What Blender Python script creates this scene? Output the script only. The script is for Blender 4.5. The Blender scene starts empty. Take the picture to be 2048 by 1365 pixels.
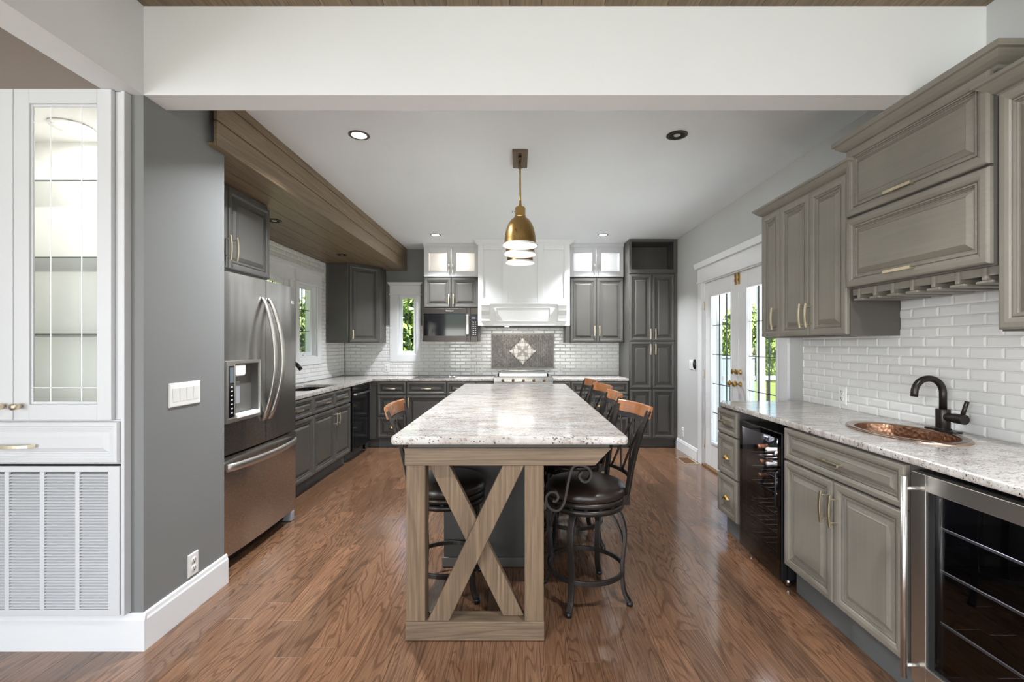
import bpy, math, random
from mathutils import Vector, Matrix
random.seed(7)
SC = bpy.context.scene
COL = SC.collection
PI = math.pi

# ------------------------------------------------------------------ camera
cam_d = bpy.data.cameras.new('camera')
cam = bpy.data.objects.new('camera', cam_d); COL.objects.link(cam)
cam.location = (0, 0, 1.36); cam.rotation_euler = (PI / 2, 0, 0)
cam_d.sensor_width = 36.0; cam_d.lens = 910 / 2048 * 36.0
cam_d.shift_x = -14 / 2048; cam_d.shift_y = 7.5 / 2048
cam_d.clip_start = 0.05; cam_d.clip_end = 300
SC.camera = cam
SC.view_settings.view_transform = 'Standard'; SC.view_settings.look = 'None'
SC.view_settings.gamma = 1; SC.view_settings.exposure = 1.95
try: SC.view_settings.use_curve_mapping = False
except Exception: pass

# ------------------------------------------------------------------ world, sun
W = bpy.data.worlds.new('world'); SC.world = W; W.use_nodes = True
wn = W.node_tree.nodes; wl = W.node_tree.links
sky = wn.new('ShaderNodeTexSky'); sky.sky_type = 'NISHITA'; sky.sun_disc = False
sky.sun_elevation = math.radians(58); sky.sun_rotation = math.radians(120); sky.air_density = 1.2; sky.dust_density = 0.2; sky.ozone_density = 3.5
wl.new(sky.outputs[0], wn['Background'].inputs[0]); wn['Background'].inputs[1].default_value = 0.09

def light(name, kind, loc, energy, color=(1, 1, 1), rot=(0, 0, 0), **kw):
    d = bpy.data.lights.new(name, kind); d.energy = energy; d.color = color
    for k, v in kw.items(): setattr(d, k, v)
    o = bpy.data.objects.new(name, d); o.location = loc; o.rotation_euler = rot
    COL.objects.link(o); return o
light('sun', 'SUN', (0, 0, 20), 8.0, (1, .98, .93), (math.radians(34), math.radians(-8), 0), angle=math.radians(1))
# daylight entering the front room through the tall windows behind the camera
for k, wx in enumerate((-2.7, -0.6, 1.3)):
    light('front_window_daylight', 'AREA', (wx, -4.38, 1.2), 14.5, (.93, .97, 1.0), (PI / 2 + math.radians(28), 0, 0), shape='RECTANGLE', size=1.5, size_y=1.7)
light('side_fill_light', 'AREA', (-3.88, -2.9, 1.6), 56, (.93, .97, 1.0), (PI / 2, 0, -PI / 2), shape='RECTANGLE', size=2.2, size_y=1.9)  # added fill at the solid left wall, brightening bar cabinets; no window there

# ------------------------------------------------------------------ materials
MATS = {}
def nm(name):
    m = bpy.data.materials.new(name); m.use_nodes = True
    nt = m.node_tree; b = nt.nodes['Principled BSDF']
    MATS[name] = m
    return m, nt, b
def S(b, **kw):
    for k, v in kw.items():
        k = k.replace('_', ' ')
        if k in b.inputs: b.inputs[k].default_value = v
def N(nt, t, **kw):
    n = nt.nodes.new(t)
    for k, v in kw.items():
        if hasattr(n, k): setattr(n, k, v)
        else: n.inputs[k.replace('_', ' ')].default_value = v
    return n
def c4(c): return (c[0], c[1], c[2], 1)
def srgb(r, g, b):
    f = lambda v: (v / 255 / 12.92) if v / 255 <= .04045 else ((v / 255 + .055) / 1.055) ** 2.4
    return (f(r), f(g), f(b))
def ramp(nt, pts):
    r = nt.nodes.new('ShaderNodeValToRGB'); e = r.color_ramp.elements
    while len(e) < len(pts): e.new(.5)
    for el, (p, c) in zip(e, pts): el.position = p; el.color = c4(c)
    return r
def mapping(nt, scale, coord='Object', rnd=False):
    tc = nt.nodes.new('ShaderNodeTexCoord'); mp = nt.nodes.new('ShaderNodeMapping')
    mp.inputs['Scale'].default_value = scale
    src = tc.outputs[coord]
    if rnd:
        g = nt.nodes.new('ShaderNodeNewGeometry'); mu = nt.nodes.new('ShaderNodeVectorMath'); mu.operation = 'SCALE'
        mu.inputs[0].default_value = (13.7, 31.1, 17.3); nt.links.new(g.outputs['Random Per Island'], mu.inputs['Scale'])
        ad = nt.nodes.new('ShaderNodeVectorMath'); ad.operation = 'ADD'
        nt.links.new(src, ad.inputs[0]); nt.links.new(mu.outputs[0], ad.inputs[1]); src = ad.outputs[0]
    nt.links.new(src, mp.inputs[0]); return mp
def mixc(nt, a, b, fac, mode='MIX'):
    m = nt.nodes.new('ShaderNodeMix'); m.data_type = 'RGBA'; m.blend_type = mode
    for s, v in ((6, a), (7, b)):
        if hasattr(v, 'links') or hasattr(v, 'is_linked'): nt.links.new(v, m.inputs[s])
        else: m.inputs[s].default_value = c4(v)
    if hasattr(fac, 'is_linked'): nt.links.new(fac, m.inputs[0])
    else: m.inputs[0].default_value = fac
    return m.outputs[2]
def bump(nt, b, h, strength=.1, dist=.01):
    bp = nt.nodes.new('ShaderNodeBump'); bp.inputs['Strength'].default_value = strength; bp.inputs['Distance'].default_value = dist
    nt.links.new(h, bp.inputs['Height']); nt.links.new(bp.outputs[0], b.inputs['Normal'])

def plain(name, col, rough=.5, metal=0, spec=.5, coat=0, emit=None, es=0):
    m, nt, b = nm(name)
    S(b, Base_Color=c4(col), Roughness=rough, Metallic=metal, Specular_IOR_Level=spec, Coat_Weight=coat)
    if emit: S(b, Emission_Color=c4(emit), Emission_Strength=es)
    return m
def painted(name, col, rough=.6, var=.03, sc=2.0, bs=.04):
    m, nt, b = nm(name)
    mp = mapping(nt, (sc, sc, sc)); n = N(nt, 'ShaderNodeTexNoise', Scale=1.0, Detail=3.0)
    nt.links.new(mp.outputs[0], n.inputs[0])
    lo = tuple(c * (1 - var) for c in col); hi = tuple(min(1, c * (1 + var)) for c in col)
    r = ramp(nt, [(.3, lo), (.7, hi)]); nt.links.new(n.outputs[0], r.inputs[0]); nt.links.new(r.outputs[0], b.inputs['Base Color'])
    S(b, Roughness=rough)
    if bs:
        n2 = N(nt, 'ShaderNodeTexNoise', Scale=180.0, Detail=2.0); mp2 = mapping(nt, (1, 1, 1)); nt.links.new(mp2.outputs[0], n2.inputs[0])
        bump(nt, b, n2.outputs[0], bs, .002)
    return m
def cabpaint(name, col, rough=.38, axis=2):
    # brushed, glazed cabinet paint: faint streaks along the grain
    m, nt, b = nm(name)
    s = [70, 70, 70]; s[axis] = 2.5
    mp = mapping(nt, tuple(s)); n = N(nt, 'ShaderNodeTexNoise', Scale=1.0, Detail=5.0, Roughness=.6); nt.links.new(mp.outputs[0], n.inputs[0])
    mp2 = mapping(nt, (3, 3, 3)); n2 = N(nt, 'ShaderNodeTexNoise', Scale=1.0, Detail=2.0); nt.links.new(mp2.outputs[0], n2.inputs[0])
    r = ramp(nt, [(.3, tuple(c * .94 for c in col)), (.7, tuple(c * 1.06 for c in col))]); nt.links.new(n.outputs[0], r.inputs[0])
    r2 = ramp(nt, [(.3, (.9, .9, .9)), (.7, (1.08, 1.07, 1.05))]); nt.links.new(n2.outputs[0], r2.inputs[0])
    nt.links.new(mixc(nt, r.outputs[0], r2.outputs[0], 1.0, 'MULTIPLY'), b.inputs['Base Color'])
    S(b, Roughness=rough, Specular_IOR_Level=.45); bump(nt, b, n.outputs[0], .04, .002)
    return m
def wood(name, cols, axis=1, rough=.45, fine=60, broad=7, vary=.25, coat=0, ring=1.0, bs=.08, gr=.12, fmix=.5):
    m, nt, b = nm(name)
    s = [1, 1, 1]; s[axis] = gr
    mp = mapping(nt, tuple(s), rnd=True)
    w = N(nt, 'ShaderNodeTexNoise', Scale=broad, Detail=3.0, Roughness=.55, Distortion=.6); nt.links.new(mp.outputs[0], w.inputs[0])
    # growth-ring bands: sine of a broad noise
    mul = N(nt, 'ShaderNodeMath', operation='MULTIPLY'); mul.inputs[1].default_value = 95.0 * ring; nt.links.new(w.outputs[0], mul.inputs[0])
    sn = N(nt, 'ShaderNodeMath', operation='SINE'); nt.links.new(mul.outputs[0], sn.inputs[0])
    ma = N(nt, 'ShaderNodeMath', operation='MULTIPLY_ADD'); ma.inputs[1].default_value = .5; ma.inputs[2].default_value = .5; nt.links.new(sn.outputs[0], ma.inputs[0])
    s2 = [fine] * 3; s2[axis] = fine * .03
    mp2 = mapping(nt, tuple(s2), rnd=True); f = N(nt, 'ShaderNodeTexNoise', Scale=1.0, Detail=4.0, Roughness=.65); nt.links.new(mp2.outputs[0], f.inputs[0])
    r = ramp(nt, [(.3, tuple((p + q) / 2 for p, q in zip(cols[0], cols[1]))), (.5, cols[1]), (.7, cols[2])]); nt.links.new(f.outputs[0], r.inputs[0])
    lm = N(nt, 'ShaderNodeMapRange', interpolation_type='SMOOTHSTEP'); lm.inputs['From Min'].default_value = .62; lm.inputs['From Max'].default_value = 1.0; lm.inputs['To Max'].default_value = fmix
    nt.links.new(ma.outputs[0], lm.inputs[0])
    wcol = mixc(nt, r.outputs[0], cols[0], lm.outputs[0])
    mx = N(nt, 'ShaderNodeMath', operation='SUBTRACT'); nt.links.new(f.outputs[0], mx.inputs[0]); nt.links.new(lm.outputs[0], mx.inputs[1])
    g = nt.nodes.new('ShaderNodeNewGeometry')
    r3 = ramp(nt, [(0, (1 - vary, 1 - vary, 1 - vary)), (.5, (1, .99, .97)), (1, (1 + vary, 1 + vary * .9, 1 + vary * .8))]); nt.links.new(g.outputs['Random Per Island'], r3.inputs[0])
    nt.links.new(mixc(nt, wcol, r3.outputs[0], 1.0, 'MULTIPLY'), b.inputs['Base Color'])
    S(b, Roughness=rough, Coat_Weight=coat, Coat_Roughness=.12); bump(nt, b, mx.outputs[0], bs, .003)
    return m
def metal(name, col, rough=.3, axis=None, bs=.0, wob=0):
    m, nt, b = nm(name); S(b, Base_Color=c4(col), Metallic=1.0, Roughness=rough)
    if axis is not None:
        s = [260, 260, 260]; s[axis] = 3
        mp = mapping(nt, tuple(s)); n = N(nt, 'ShaderNodeTexNoise', Scale=1.0, Detail=2.0); nt.links.new(mp.outputs[0], n.inputs[0])
        r = ramp(nt, [(.3, (rough * .75,) * 3), (.7, (rough * 1.3,) * 3)]); nt.links.new(n.outputs[0], r.inputs[0]); nt.links.new(r.outputs[0], b.inputs['Roughness'])
        h = n.outputs[0]
        if wob:
            mp2 = mapping(nt, (2.2, 2.2, 2.2) if axis is None else tuple(7 if i != 2 else 1.1 for i in range(3)))
            n2 = N(nt, 'ShaderNodeTexNoise', Scale=1.0, Detail=1.0); nt.links.new(mp2.outputs[0], n2.inputs[0])
            bump(nt, b, n2.outputs[0], wob, .02)
        else: bump(nt, b, h, bs, .001)
    return m
def glassy(name, tint=(1, 1, 1), refl=.9, rough=.0, ior=1.45):
    # thin pane: fresnel mix of a clear (tinted) pass-through and a mirror reflection
    m = bpy.data.materials.new(name); m.use_nodes = True; nt = m.node_tree; nt.nodes.clear(); MATS[name] = m
    o = nt.nodes.new('ShaderNodeOutputMaterial'); t = nt.nodes.new('ShaderNodeBsdfTransparent'); t.inputs[0].default_value = c4(tint)
    g = nt.nodes.new('ShaderNodeBsdfGlossy'); g.inputs['Roughness'].default_value = rough; g.inputs[0].default_value = (refl, refl, refl, 1)
    f = nt.nodes.new('ShaderNodeFresnel'); ge = nt.nodes.new('ShaderNodeNewGeometry')
    mr = nt.nodes.new('ShaderNodeMapRange'); mr.inputs['To Min'].default_value = ior; mr.inputs['To Max'].default_value = 1 / ior
    nt.links.new(ge.outputs['Backfacing'], mr.inputs[0]); nt.links.new(mr.outputs[0], f.inputs[0])
    mx = nt.nodes.new('ShaderNodeMixShader')
    nt.links.new(f.outputs[0], mx.inputs[0]); nt.links.new(t.outputs[0], mx.inputs[1]); nt.links.new(g.outputs[0], mx.inputs[2]); nt.links.new(mx.outputs[0], o.inputs[0])
    return m
def granite(name):
    m, nt, b = nm(name)
    mp = mapping(nt, (1, 2.6, 1)); 
    n1 = N(nt, 'ShaderNodeTexNoise', Scale=5.0, Detail=6.0, Roughness=.62, Distortion=.8); nt.links.new(mp.outputs[0], n1.inputs[0])
    r1 = ramp(nt, [(.34, srgb(170, 161, 153)), (.5, srgb(196, 191, 187)), (.66, srgb(212, 209, 206))]); nt.links.new(n1.outputs[0], r1.inputs[0])
    n2 = N(nt, 'ShaderNodeTexNoise', Scale=42.0, Detail=4.0, Roughness=.7, Distortion=.5); nt.links.new(mp.outputs[0], n2.inputs[0])
    r2 = ramp(nt, [(.36, (0, 0, 0)), (.46, (1, 1, 1))]); nt.links.new(n2.outputs[0], r2.inputs[0])
    c = mixc(nt, srgb(150, 136, 124), r1.outputs[0], r2.outputs[0])
    mp3 = mapping(nt, (1, 1.7, 1))
    v = N(nt, 'ShaderNodeTexNoise', Scale=95.0, Detail=2.0, Roughness=.5); nt.links.new(mp3.outputs[0], v.inputs[0])
    n3 = N(nt, 'ShaderNodeTexNoise', Scale=9.0, Detail=3.0); nt.links.new(mp.outputs[0], n3.inputs[0])
    ad = N(nt, 'ShaderNodeMath', operation='MULTIPLY_ADD'); ad.inputs[1].default_value = .34; nt.links.new(n3.outputs[0], ad.inputs[0]); nt.links.new(v.outputs[0], ad.inputs[2])
    r3 = ramp(nt, [(.80, (0, 0, 0)), (.86, (1, 1, 1))]); nt.links.new(ad.outputs[0], r3.inputs[0])
    c = mixc(nt, c, srgb(52, 46, 44), r3.outputs[0])
    nt.links.new(c, b.inputs['Base Color']); S(b, Roughness=.13, Specular_IOR_Level=.5)
    return m

painted('wall_white', srgb(226, 227, 228), .7, .01)
painted("wall_light_gray", srgb(196, 197, 196), .65, .01)
painted('ceiling_white', srgb(236, 242, 246), .75, .01)
painted('wall_gray', srgb(126, 127, 127), .6, .02)
painted('wall_taupe', srgb(128, 116, 108), .6, .02)
painted('trim_white', srgb(232, 233, 235), .35, .008, bs=0)
painted('hutch_white', srgb(210, 211, 214), .33, .008, bs=0)
painted('hutch_inside', srgb(232, 230, 226), .5, .01, bs=0)
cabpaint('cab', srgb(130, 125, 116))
cabpaint('cab_shaded', srgb(84, 82, 79))  # same cabinet paint, darkened in colour for the dimmer kitchen light
cabpaint('cab_h', srgb(130, 125, 116), axis=0)
painted('cab_side', srgb(90, 86, 82), .45, .04, bs=0)
painted('cab_dark', srgb(70, 68, 64), .5, .05, bs=0)
painted('toe', srgb(92, 94, 94), .5, .03, bs=0)
wood('floor_oak', [srgb(70, 47, 33), srgb(122, 90, 68), srgb(142, 108, 83)], axis=1, rough=.17, fine=210, broad=3.6, vary=.2, coat=.5, bs=.03, gr=.13, fmix=.5, ring=2.0)
wood('island_wood', [srgb(78, 62, 48), srgb(120, 99, 78), srgb(138, 116, 93)], axis=2, rough=.55, fine=110, broad=4, vary=.08, gr=.06, fmix=.4)
wood('island_wood_h', [srgb(78, 64, 52), srgb(118, 99, 80), srgb(136, 116, 95)], axis=0, rough=.55, fine=110, broad=4, vary=.08, gr=.06, fmix=.4)
wood('soffit_wood', [srgb(92, 78, 60), srgb(124, 106, 82), srgb(142, 124, 98)], axis=1, rough=.42, fine=90, broad=3.5, vary=.14, gr=.06, fmix=.45, bs=.05)
wood('cherry', [srgb(118, 70, 36), srgb(164, 104, 58), srgb(184, 126, 76)], axis=1, rough=.25, fine=50, broad=4, vary=.05, coat=.4, ring=.4)
granite('granite')
m, nt, b = nm('tile'); S(b, Base_Color=c4(srgb(232, 232, 231)), Roughness=.08, Specular_IOR_Level=.6)
plain('grout', srgb(186, 185, 182), .8)
metal('can_ring', srgb(120, 116, 112), .4)
plain('recess_gray', srgb(112, 110, 107), .35, .4)
metal('stainless', srgb(194, 192, 190), .22, axis=1, wob=.25)
metal('stainless_trim', srgb(206, 203, 198), .36)
metal('steel', srgb(200, 198, 194), .25)
metal('champagne', srgb(224, 211, 184), .38)
metal('brass', srgb(190, 156, 96), .3)
metal('aged_brass', srgb(156, 126, 78), .34, axis=2, bs=.03)
metal('bronze_canopy', srgb(128, 112, 94), .45)
plain('black_metal', srgb(58, 53, 50), .36, .6)
plain('faucet_black', srgb(52, 48, 46), .32, .7)
m, nt, b = nm('leather'); S(b, Base_Color=c4(srgb(44, 34, 30)), Roughness=.3, Specular_IOR_Level=.6)
n = N(nt, 'ShaderNodeTexNoise', Scale=26.0, Detail=3.0); bump(nt, b, n.outputs[0], .12, .006)
m, nt, b = nm('copper'); S(b, Base_Color=c4(srgb(158, 120, 96)), Metallic=1.0, Roughness=.3)
v = N(nt, 'ShaderNodeTexVoronoi', Scale=55.0); mp = mapping(nt, (1, 1, 1)); nt.links.new(mp.outputs[0], v.inputs[0]); bump(nt, b, v.outputs[0], .7, .003)
metal('copper_rim', srgb(178, 154, 136), .2)
plain('black_gloss', srgb(16, 16, 18), .06, 0, .6)
plain('black_satin', srgb(22, 22, 24), .3)
plain('gap_black', (.01, .01, .01), .8)
plain('dishwasher_steel', srgb(44, 45, 48), .14, .75)
plain('micro_steel', srgb(74, 69, 66), .28, .8)
plain('white_plastic', srgb(238, 238, 236), .3)
plain('gray_plastic', srgb(150, 152, 156), .4)
plain('enamel', srgb(245, 244, 240), .35)
plain('lens', (1, 1, 1), .4, emit=(1, .95, .88), es=9.0)
plain('lens_hutch', (1, 1, 1), .4, emit=(1, .97, .93), es=2.0)
plain('bulb', (1, 1, 1), .4, emit=(1, .95, .87), es=4.0)
plain('lens_off', srgb(210, 205, 195), .3)
plain('can_dark', srgb(48, 46, 44), .4, .5)
plain('display', (.02, .02, .02), .2, emit=srgb(150, 165, 180), es=.12)
plain('key_text', srgb(200, 200, 200), .4)
plain('lead', srgb(70, 72, 70), .4, .6)
plain('bevel_glass', srgb(236, 238, 238), .15)
glassy('glass', (.97, .985, .98), .9)
glassy('shelf_glass', (.975, .985, .98), .5)
plain('glass_edge', srgb(96, 104, 98), .2)
glassy('tinted_glass', (.46, .46, .48), .8, ior=1.6)
plain('bottle_glass', srgb(24, 30, 24), .08)
plain('foil_white', srgb(206, 200, 190), .35, .3)
plain('foil_copper', srgb(170, 120, 90), .35, .7)
plain('mosaic_white', srgb(226, 220, 214), .25)
plain('mosaic_gray', srgb(150, 144, 138), .25)
m, nt, b = nm('mosaic_stick'); g = nt.nodes.new('ShaderNodeNewGeometry')
r = ramp(nt, [(0, srgb(38, 33, 31)), (.5, srgb(70, 62, 58)), (1, srgb(122, 112, 106))]); nt.links.new(g.outputs['Random Per Island'], r.inputs[0]); nt.links.new(r.outputs[0], b.inputs['Base Color']); S(b, Roughness=.25, Metallic=.3)
plain('vent_bronze', srgb(140, 105, 72), .5, .3)
plain('grass', srgb(88, 100, 42), .9)
m, nt, b = nm('leaves'); g = nt.nodes.new('ShaderNodeNewGeometry')
r = ramp(nt, [(0, srgb(56, 78, 30)), (.5, srgb(104, 128, 52)), (1, srgb(152, 168, 92))]); nt.links.new(g.outputs['Random Per Island'], r.inputs[0]); nt.links.new(r.outputs[0], b.inputs['Base Color']); S(b, Roughness=.6)
plain('bark', srgb(96, 84, 70), .9)
plain('fence_vinyl', srgb(110, 118, 128), .6)
plain('deck_white', srgb(236, 234, 228), .7)
plain('post_paint', srgb(176, 178, 180), .6)
plain('rail_paint', srgb(104, 108, 112), .6)
plain('siding', srgb(225, 226, 228), .7)
plain('deck_gray', srgb(160, 160, 158), .8)
M = MATS

# ------------------------------------------------------------------ mesh helpers
class MB:
    def __init__(s): s.v = []; s.f = []; s.sm = []; s.mi = []; s.cur = 0
    def add(s, vs, fs, smooth=False):
        o = len(s.v); s.v += [tuple(p) for p in vs]
        for f in fs: s.f.append([i + o for i in f]); s.sm.append(smooth); s.mi.append(s.cur)
        return s
    def box(s, x0, x1, y0, y1, z0, z1):
        v = [(x, y, z) for z in (z0, z1) for y in (y0, y1) for x in (x0, x1)]
        return s.add(v, [(0, 2, 3, 1), (4, 5, 7, 6), (0, 1, 5, 4), (2, 6, 7, 3), (0, 4, 6, 2), (1, 3, 7, 5)])
    def prism(s, pts, d, axis='y'):
        # pts 2D outline extruded between d[0], d[1] along axis; y: pts=(x,z); x: pts=(y,z); z: pts=(x,y)
        def P(p, t): return {'y': (p[0], t, p[1]), 'x': (t, p[0], p[1]), 'z': (p[0], p[1], t)}[axis]
        n = len(pts); vs = [P(p, d[0]) for p in pts] + [P(p, d[1]) for p in pts]
        fs = [list(range(n))[::-1], list(range(n, 2 * n))] + [(i, (i + 1) % n, (i + 1) % n + n, i + n) for i in range(n)]
        return s.add(vs, fs)
    def sweep(s, path, prof, side=None, closed=False, smooth=True, cap=True, scales=None):
        # prof: list of (a,b) in (side,normal) frame, swept along path
        P = [Vector(p) for p in path]; n = len(P); m = len(prof); vs = []
        prev = None
        for i in range(n):
            if closed: t = P[(i + 1) % n] - P[i - 1]
            else: t = P[min(i + 1, n - 1)] - P[max(i - 1, 0)]
            t.normalize()
            if side is not None: a = Vector(side) - t * Vector(side).dot(t)
            else:
                ref = prev if prev is not None else (Vector((0, 0, 1)) if abs(t.z) < .9 else Vector((1, 0, 0)))
                a = ref - t * ref.dot(t)
            if a.length < 1e-6: a = t.orthogonal()
            a.normalize(); prev = a; bb = t.cross(a)
            k = scales[i] if scales else 1
            for (u, w) in prof: vs.append(P[i] + a * (u * k) + bb * (w * k))
        fs = []
        for i in range(n if closed else n - 1):
            j = (i + 1) % n
            for q in range(m): fs.append((i * m + q, i * m + (q + 1) % m, j * m + (q + 1) % m, j * m + q))
        o = len(s.f); s.add(vs, fs, smooth)
        if cap and not closed:
            b0 = len(s.v) - len(vs)
            s.f.append([b0 + q for q in range(m)][::-1]); s.sm.append(False); s.mi.append(s.cur)
            s.f.append([b0 + (n - 1) * m + q for q in range(m)]); s.sm.append(False); s.mi.append(s.cur)
        return s
    def tube(s, path, r, seg=10, closed=False, scales=None):
        return s.sweep(path, [(r * math.cos(2 * PI * k / seg), r * math.sin(2 * PI * k / seg)) for k in range(seg)], closed=closed, scales=scales)
    def strap(s, path, w, t, side, closed=False):
        return s.sweep(path, [(w / 2, t / 2), (-w / 2, t / 2), (-w / 2, -t / 2), (w / 2, -t / 2)], side=side, closed=closed, smooth=False)
    def cyl(s, p0, p1, r, seg=20, r1=None):
        r1 = r if r1 is None else r1
        return s.tube([p0, p1], r, seg, scales=[1, r1 / r])
    def lathe(s, prof, c=(0, 0, 0), seg=32, axis='z', sx=1, sy=1, closed=False):
        # prof list of (r, h)
        n = len(prof); vs = []
        for k in range(seg):
            a = 2 * PI * k / seg; ca, sa = math.cos(a) * sx, math.sin(a) * sy
            for (r, h) in prof:
                p = {'z': (r * ca, r * sa, h), 'y': (r * ca, h, r * sa), 'x': (h, r * ca, r * sa)}[axis]
                vs.append((p[0] + c[0], p[1] + c[1], p[2] + c[2]))
        fs = []
        for k in range(seg):
            k2 = (k + 1) % seg
            for i in range(n if closed else n - 1):
                i2 = (i + 1) % n
                fs.append((k * n + i, k2 * n + i, k2 * n + i2, k * n + i2))
        return s.add(vs, fs, True)
    def ring(s, r0, r1, z0, z1, c=(0, 0, 0), seg=36, axis='z', sx=1, sy=1):
        return s.lathe([(r0, z0), (r1, z0), (r1, z1), (r0, z1)], c, seg, axis, sx, sy, closed=True)
    def panel(s, x0, x1, z0, z1, prof, y=0.0, back=True):
        # nested rectangles: prof = (inset, height); front looks to -y
        w, h = x1 - x0, z1 - z0; last = prof[-1][0]
        k = min(1.0, (min(w, h) * .5 - .004) / (last + .012))
        vs = []; fs = []
        L = [(0, 0)] + list(prof)
        for (a, t) in L:
            a *= k
            vs += [(x0 + a, y - t, z0 + a), (x1 - a, y - t, z0 + a), (x1 - a, y - t, z1 - a), (x0 + a, y - t, z1 - a)]
        for i in range(len(L) - 1):
            for q in range(4): fs.append((i * 4 + q, i * 4 + (q + 1) % 4, i * 4 + 4 + (q + 1) % 4, i * 4 + 4 + q))
        e = (len(L) - 1) * 4; fs.append((e, e + 1, e + 2, e + 3))
        if back: fs.append((3, 2, 1, 0))
        return s.add(vs, fs)
    def rframe(s, x0, x1, z0, z1, wl, wr, wb, wt, y0, y1):
        # rectangular ring frame as four boards
        s.box(x0, x0 + wl, y0, y1, z0, z1); s.box(x1 - wr, x1, y0, y1, z0, z1)
        s.box(x0 + wl, x1 - wr, y0, y1, z0, z0 + wb); s.box(x0 + wl, x1 - wr, y0, y1, z1 - wt, z1)
        return s
    def xform(s, mat, start=0):
        for i in range(start, len(s.v)): s.v[i] = tuple(mat @ Vector(s.v[i]))
        return s

def build(name, mb, mats, parent=None, bevel=0, seg=2, label=None):
    if not isinstance(mats, (list, tuple)): mats = [mats]
    me = bpy.data.meshes.new(name); me.from_pydata(mb.v, [], mb.f)
    for p, sm, mi in zip(me.polygons, mb.sm, mb.mi): p.use_smooth = sm; p.material_index = mi
    for m in mats: me.materials.append(M[m])
    me.update()
    o = bpy.data.objects.new(name, me); COL.objects.link(o)
    if parent is not None: o.parent = parent
    if bevel:
        b = o.modifiers.new('bevel', 'BEVEL'); b.width = bevel; b.segments = seg; b.limit_method = 'ANGLE'; b.angle_limit = math.radians(40)
    if label: o['label'] = label
    return o
def tag(o, label, cat, group=None, kind=None):
    o['label'] = label; o['category'] = cat
    if group: o['group'] = group
    if kind: o['kind'] = kind
    return o
def thing(name, label, cat, loc=(0, 0, 0), rz=0, group=None):
    o = bpy.data.objects.new(name, None); o.empty_display_size = .1; COL.objects.link(o)
    o.location = loc; o.rotation_euler = (0, 0, rz); return tag(o, label, cat, group)
def struct(name, mb=None, mats=None, parent=None, bevel=0, loc=None, rz=0):
    if mb is None:
        o = bpy.data.objects.new(name, None); o.empty_display_size = .1; COL.objects.link(o)
    else: o = build(name, mb, mats, parent, bevel)
    if loc: o.location = loc
    if rz: o.rotation_euler = (0, 0, rz)
    o['kind'] = 'structure'; return o
def dup(root, loc, rz, label=None):
    def cp(o, par):
        c = o.copy(); COL.objects.link(c); c.parent = par
        for ch in [x for x in list(bpy.data.objects) if x.parent == o and x is not c]: cp(ch, c)
        return c
    r = cp(root, None); r.location = loc; r.rotation_euler = (0, 0, rz)
    if label: r['label'] = label
    return r
def text(name, s, size, loc, rot, mat, parent=None, ext=.0006):
    cu = bpy.data.curves.new(name, 'FONT'); cu.body = s; cu.size = size; cu.extrude = ext; cu.align_x = 'CENTER'; cu.align_y = 'CENTER'
    o = bpy.data.objects.new(name, cu); COL.objects.link(o); o.location = loc; o.rotation_euler = rot
    cu.materials.append(M[mat])
    bpy.context.view_layer.update()
    me = bpy.data.meshes.new_from_object(o.evaluated_get(bpy.context.evaluated_depsgraph_get())); bpy.data.objects.remove(o)
    o = bpy.data.objects.new(name, me); COL.objects.link(o); o.location = loc; o.rotation_euler = rot
    if parent is not None: o.parent = parent
    return o
DOOR = [(0, .014), (.003, .021), (.008, .0235), (.026, .0245), (.038, .021), (.043, .016), (.0435, .012), (.0465, .012), (.047, .018), (.053, .018), (.0535, .011), (.0575, .011), (.060, .006), (.066, .006), (.069, .009), (.088, .0195), (.0885, .0175), (.0905, .0175), (.091, .0195)]
DOOR_OLD = [(0, .012), (.003, .018), (.008, .0205), (.028, .0215), (.038, .0195), (.044, .016), (.047, .0175), (.051, .018), (.055, .0135), (.058, .014), (.062, .008), (.067, .008), (.070, .010), (.086, .017), (.089, .018)]
LEFT, RIGHT, BACK = PI / 2, -PI / 2, 0.0
# ------------------------------------------------------------------ setting
XR, XL, YB, ZC = 2.085, -2.54, 6.62, 2.753
# floor of oak boards running away from the camera
fb = MB(); w = .129; x = .221 - 34 * w
while x < 2.3:
    y = -4.5 - random.random()
    while y < YB + .2:
        L = random.uniform(.55, 1.7)
        y1 = min(y + L, YB + .25); g = .0011
        a, bq, c, d = x + g, x + w - g, y + g, y1 - g
        fb.add([(a, c, 0), (bq, c, 0), (bq, d, 0), (a, d, 0), (a - g, c - g, -.002), (bq + g, c - g, -.002), (bq + g, d + g, -.002), (a - g, d + g, -.002)],
               [(0, 1, 2, 3), (4, 5, 1, 0), (5, 6, 2, 1), (6, 7, 3, 2), (7, 4, 0, 3)])
        y = y1
    x += w
struct('floor', fb, 'floor_oak')
struct('floor_slab', MB().box(-4.3, 2.4, -4.8, 6.9, -.2, -.004), 'deck_gray')
struct('ceiling', MB().box(-2.7, 2.25, 2.1, 6.8, ZC, ZC + .12), 'ceiling_white')
cb = MB(); x = -4.1
while x < 2.2:
    cb.box(x + .001, x + .139, -4.5, 2.03, 2.872, 2.89); x += .14
struct('ceiling_front_boards', cb, 'soffit_wood')
struct('ceiling_roof', MB().box(-5.0, 2.28, -5.4, 7.6, 3.0, 3.1), 'deck_gray')  # unseen roof, right edge cut back so sun reaches the deck
struct('ceiling_eave_sun_block', MB().box(-3.8, -2.7, -5.4, 7.6, 2.82, 2.98), 'siding')  # unseen eave, added to keep direct sun out of the left windows
struct('wall_beam', MB().box(-1.675, 2.2, 2.03, 2.163, 2.475, 3.0), 'wall_white')
struct('wall_beam_left', MB().box(-1.82, -1.675, -4.5, 2.163, 2.475, 3.0), 'wall_white')
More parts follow.
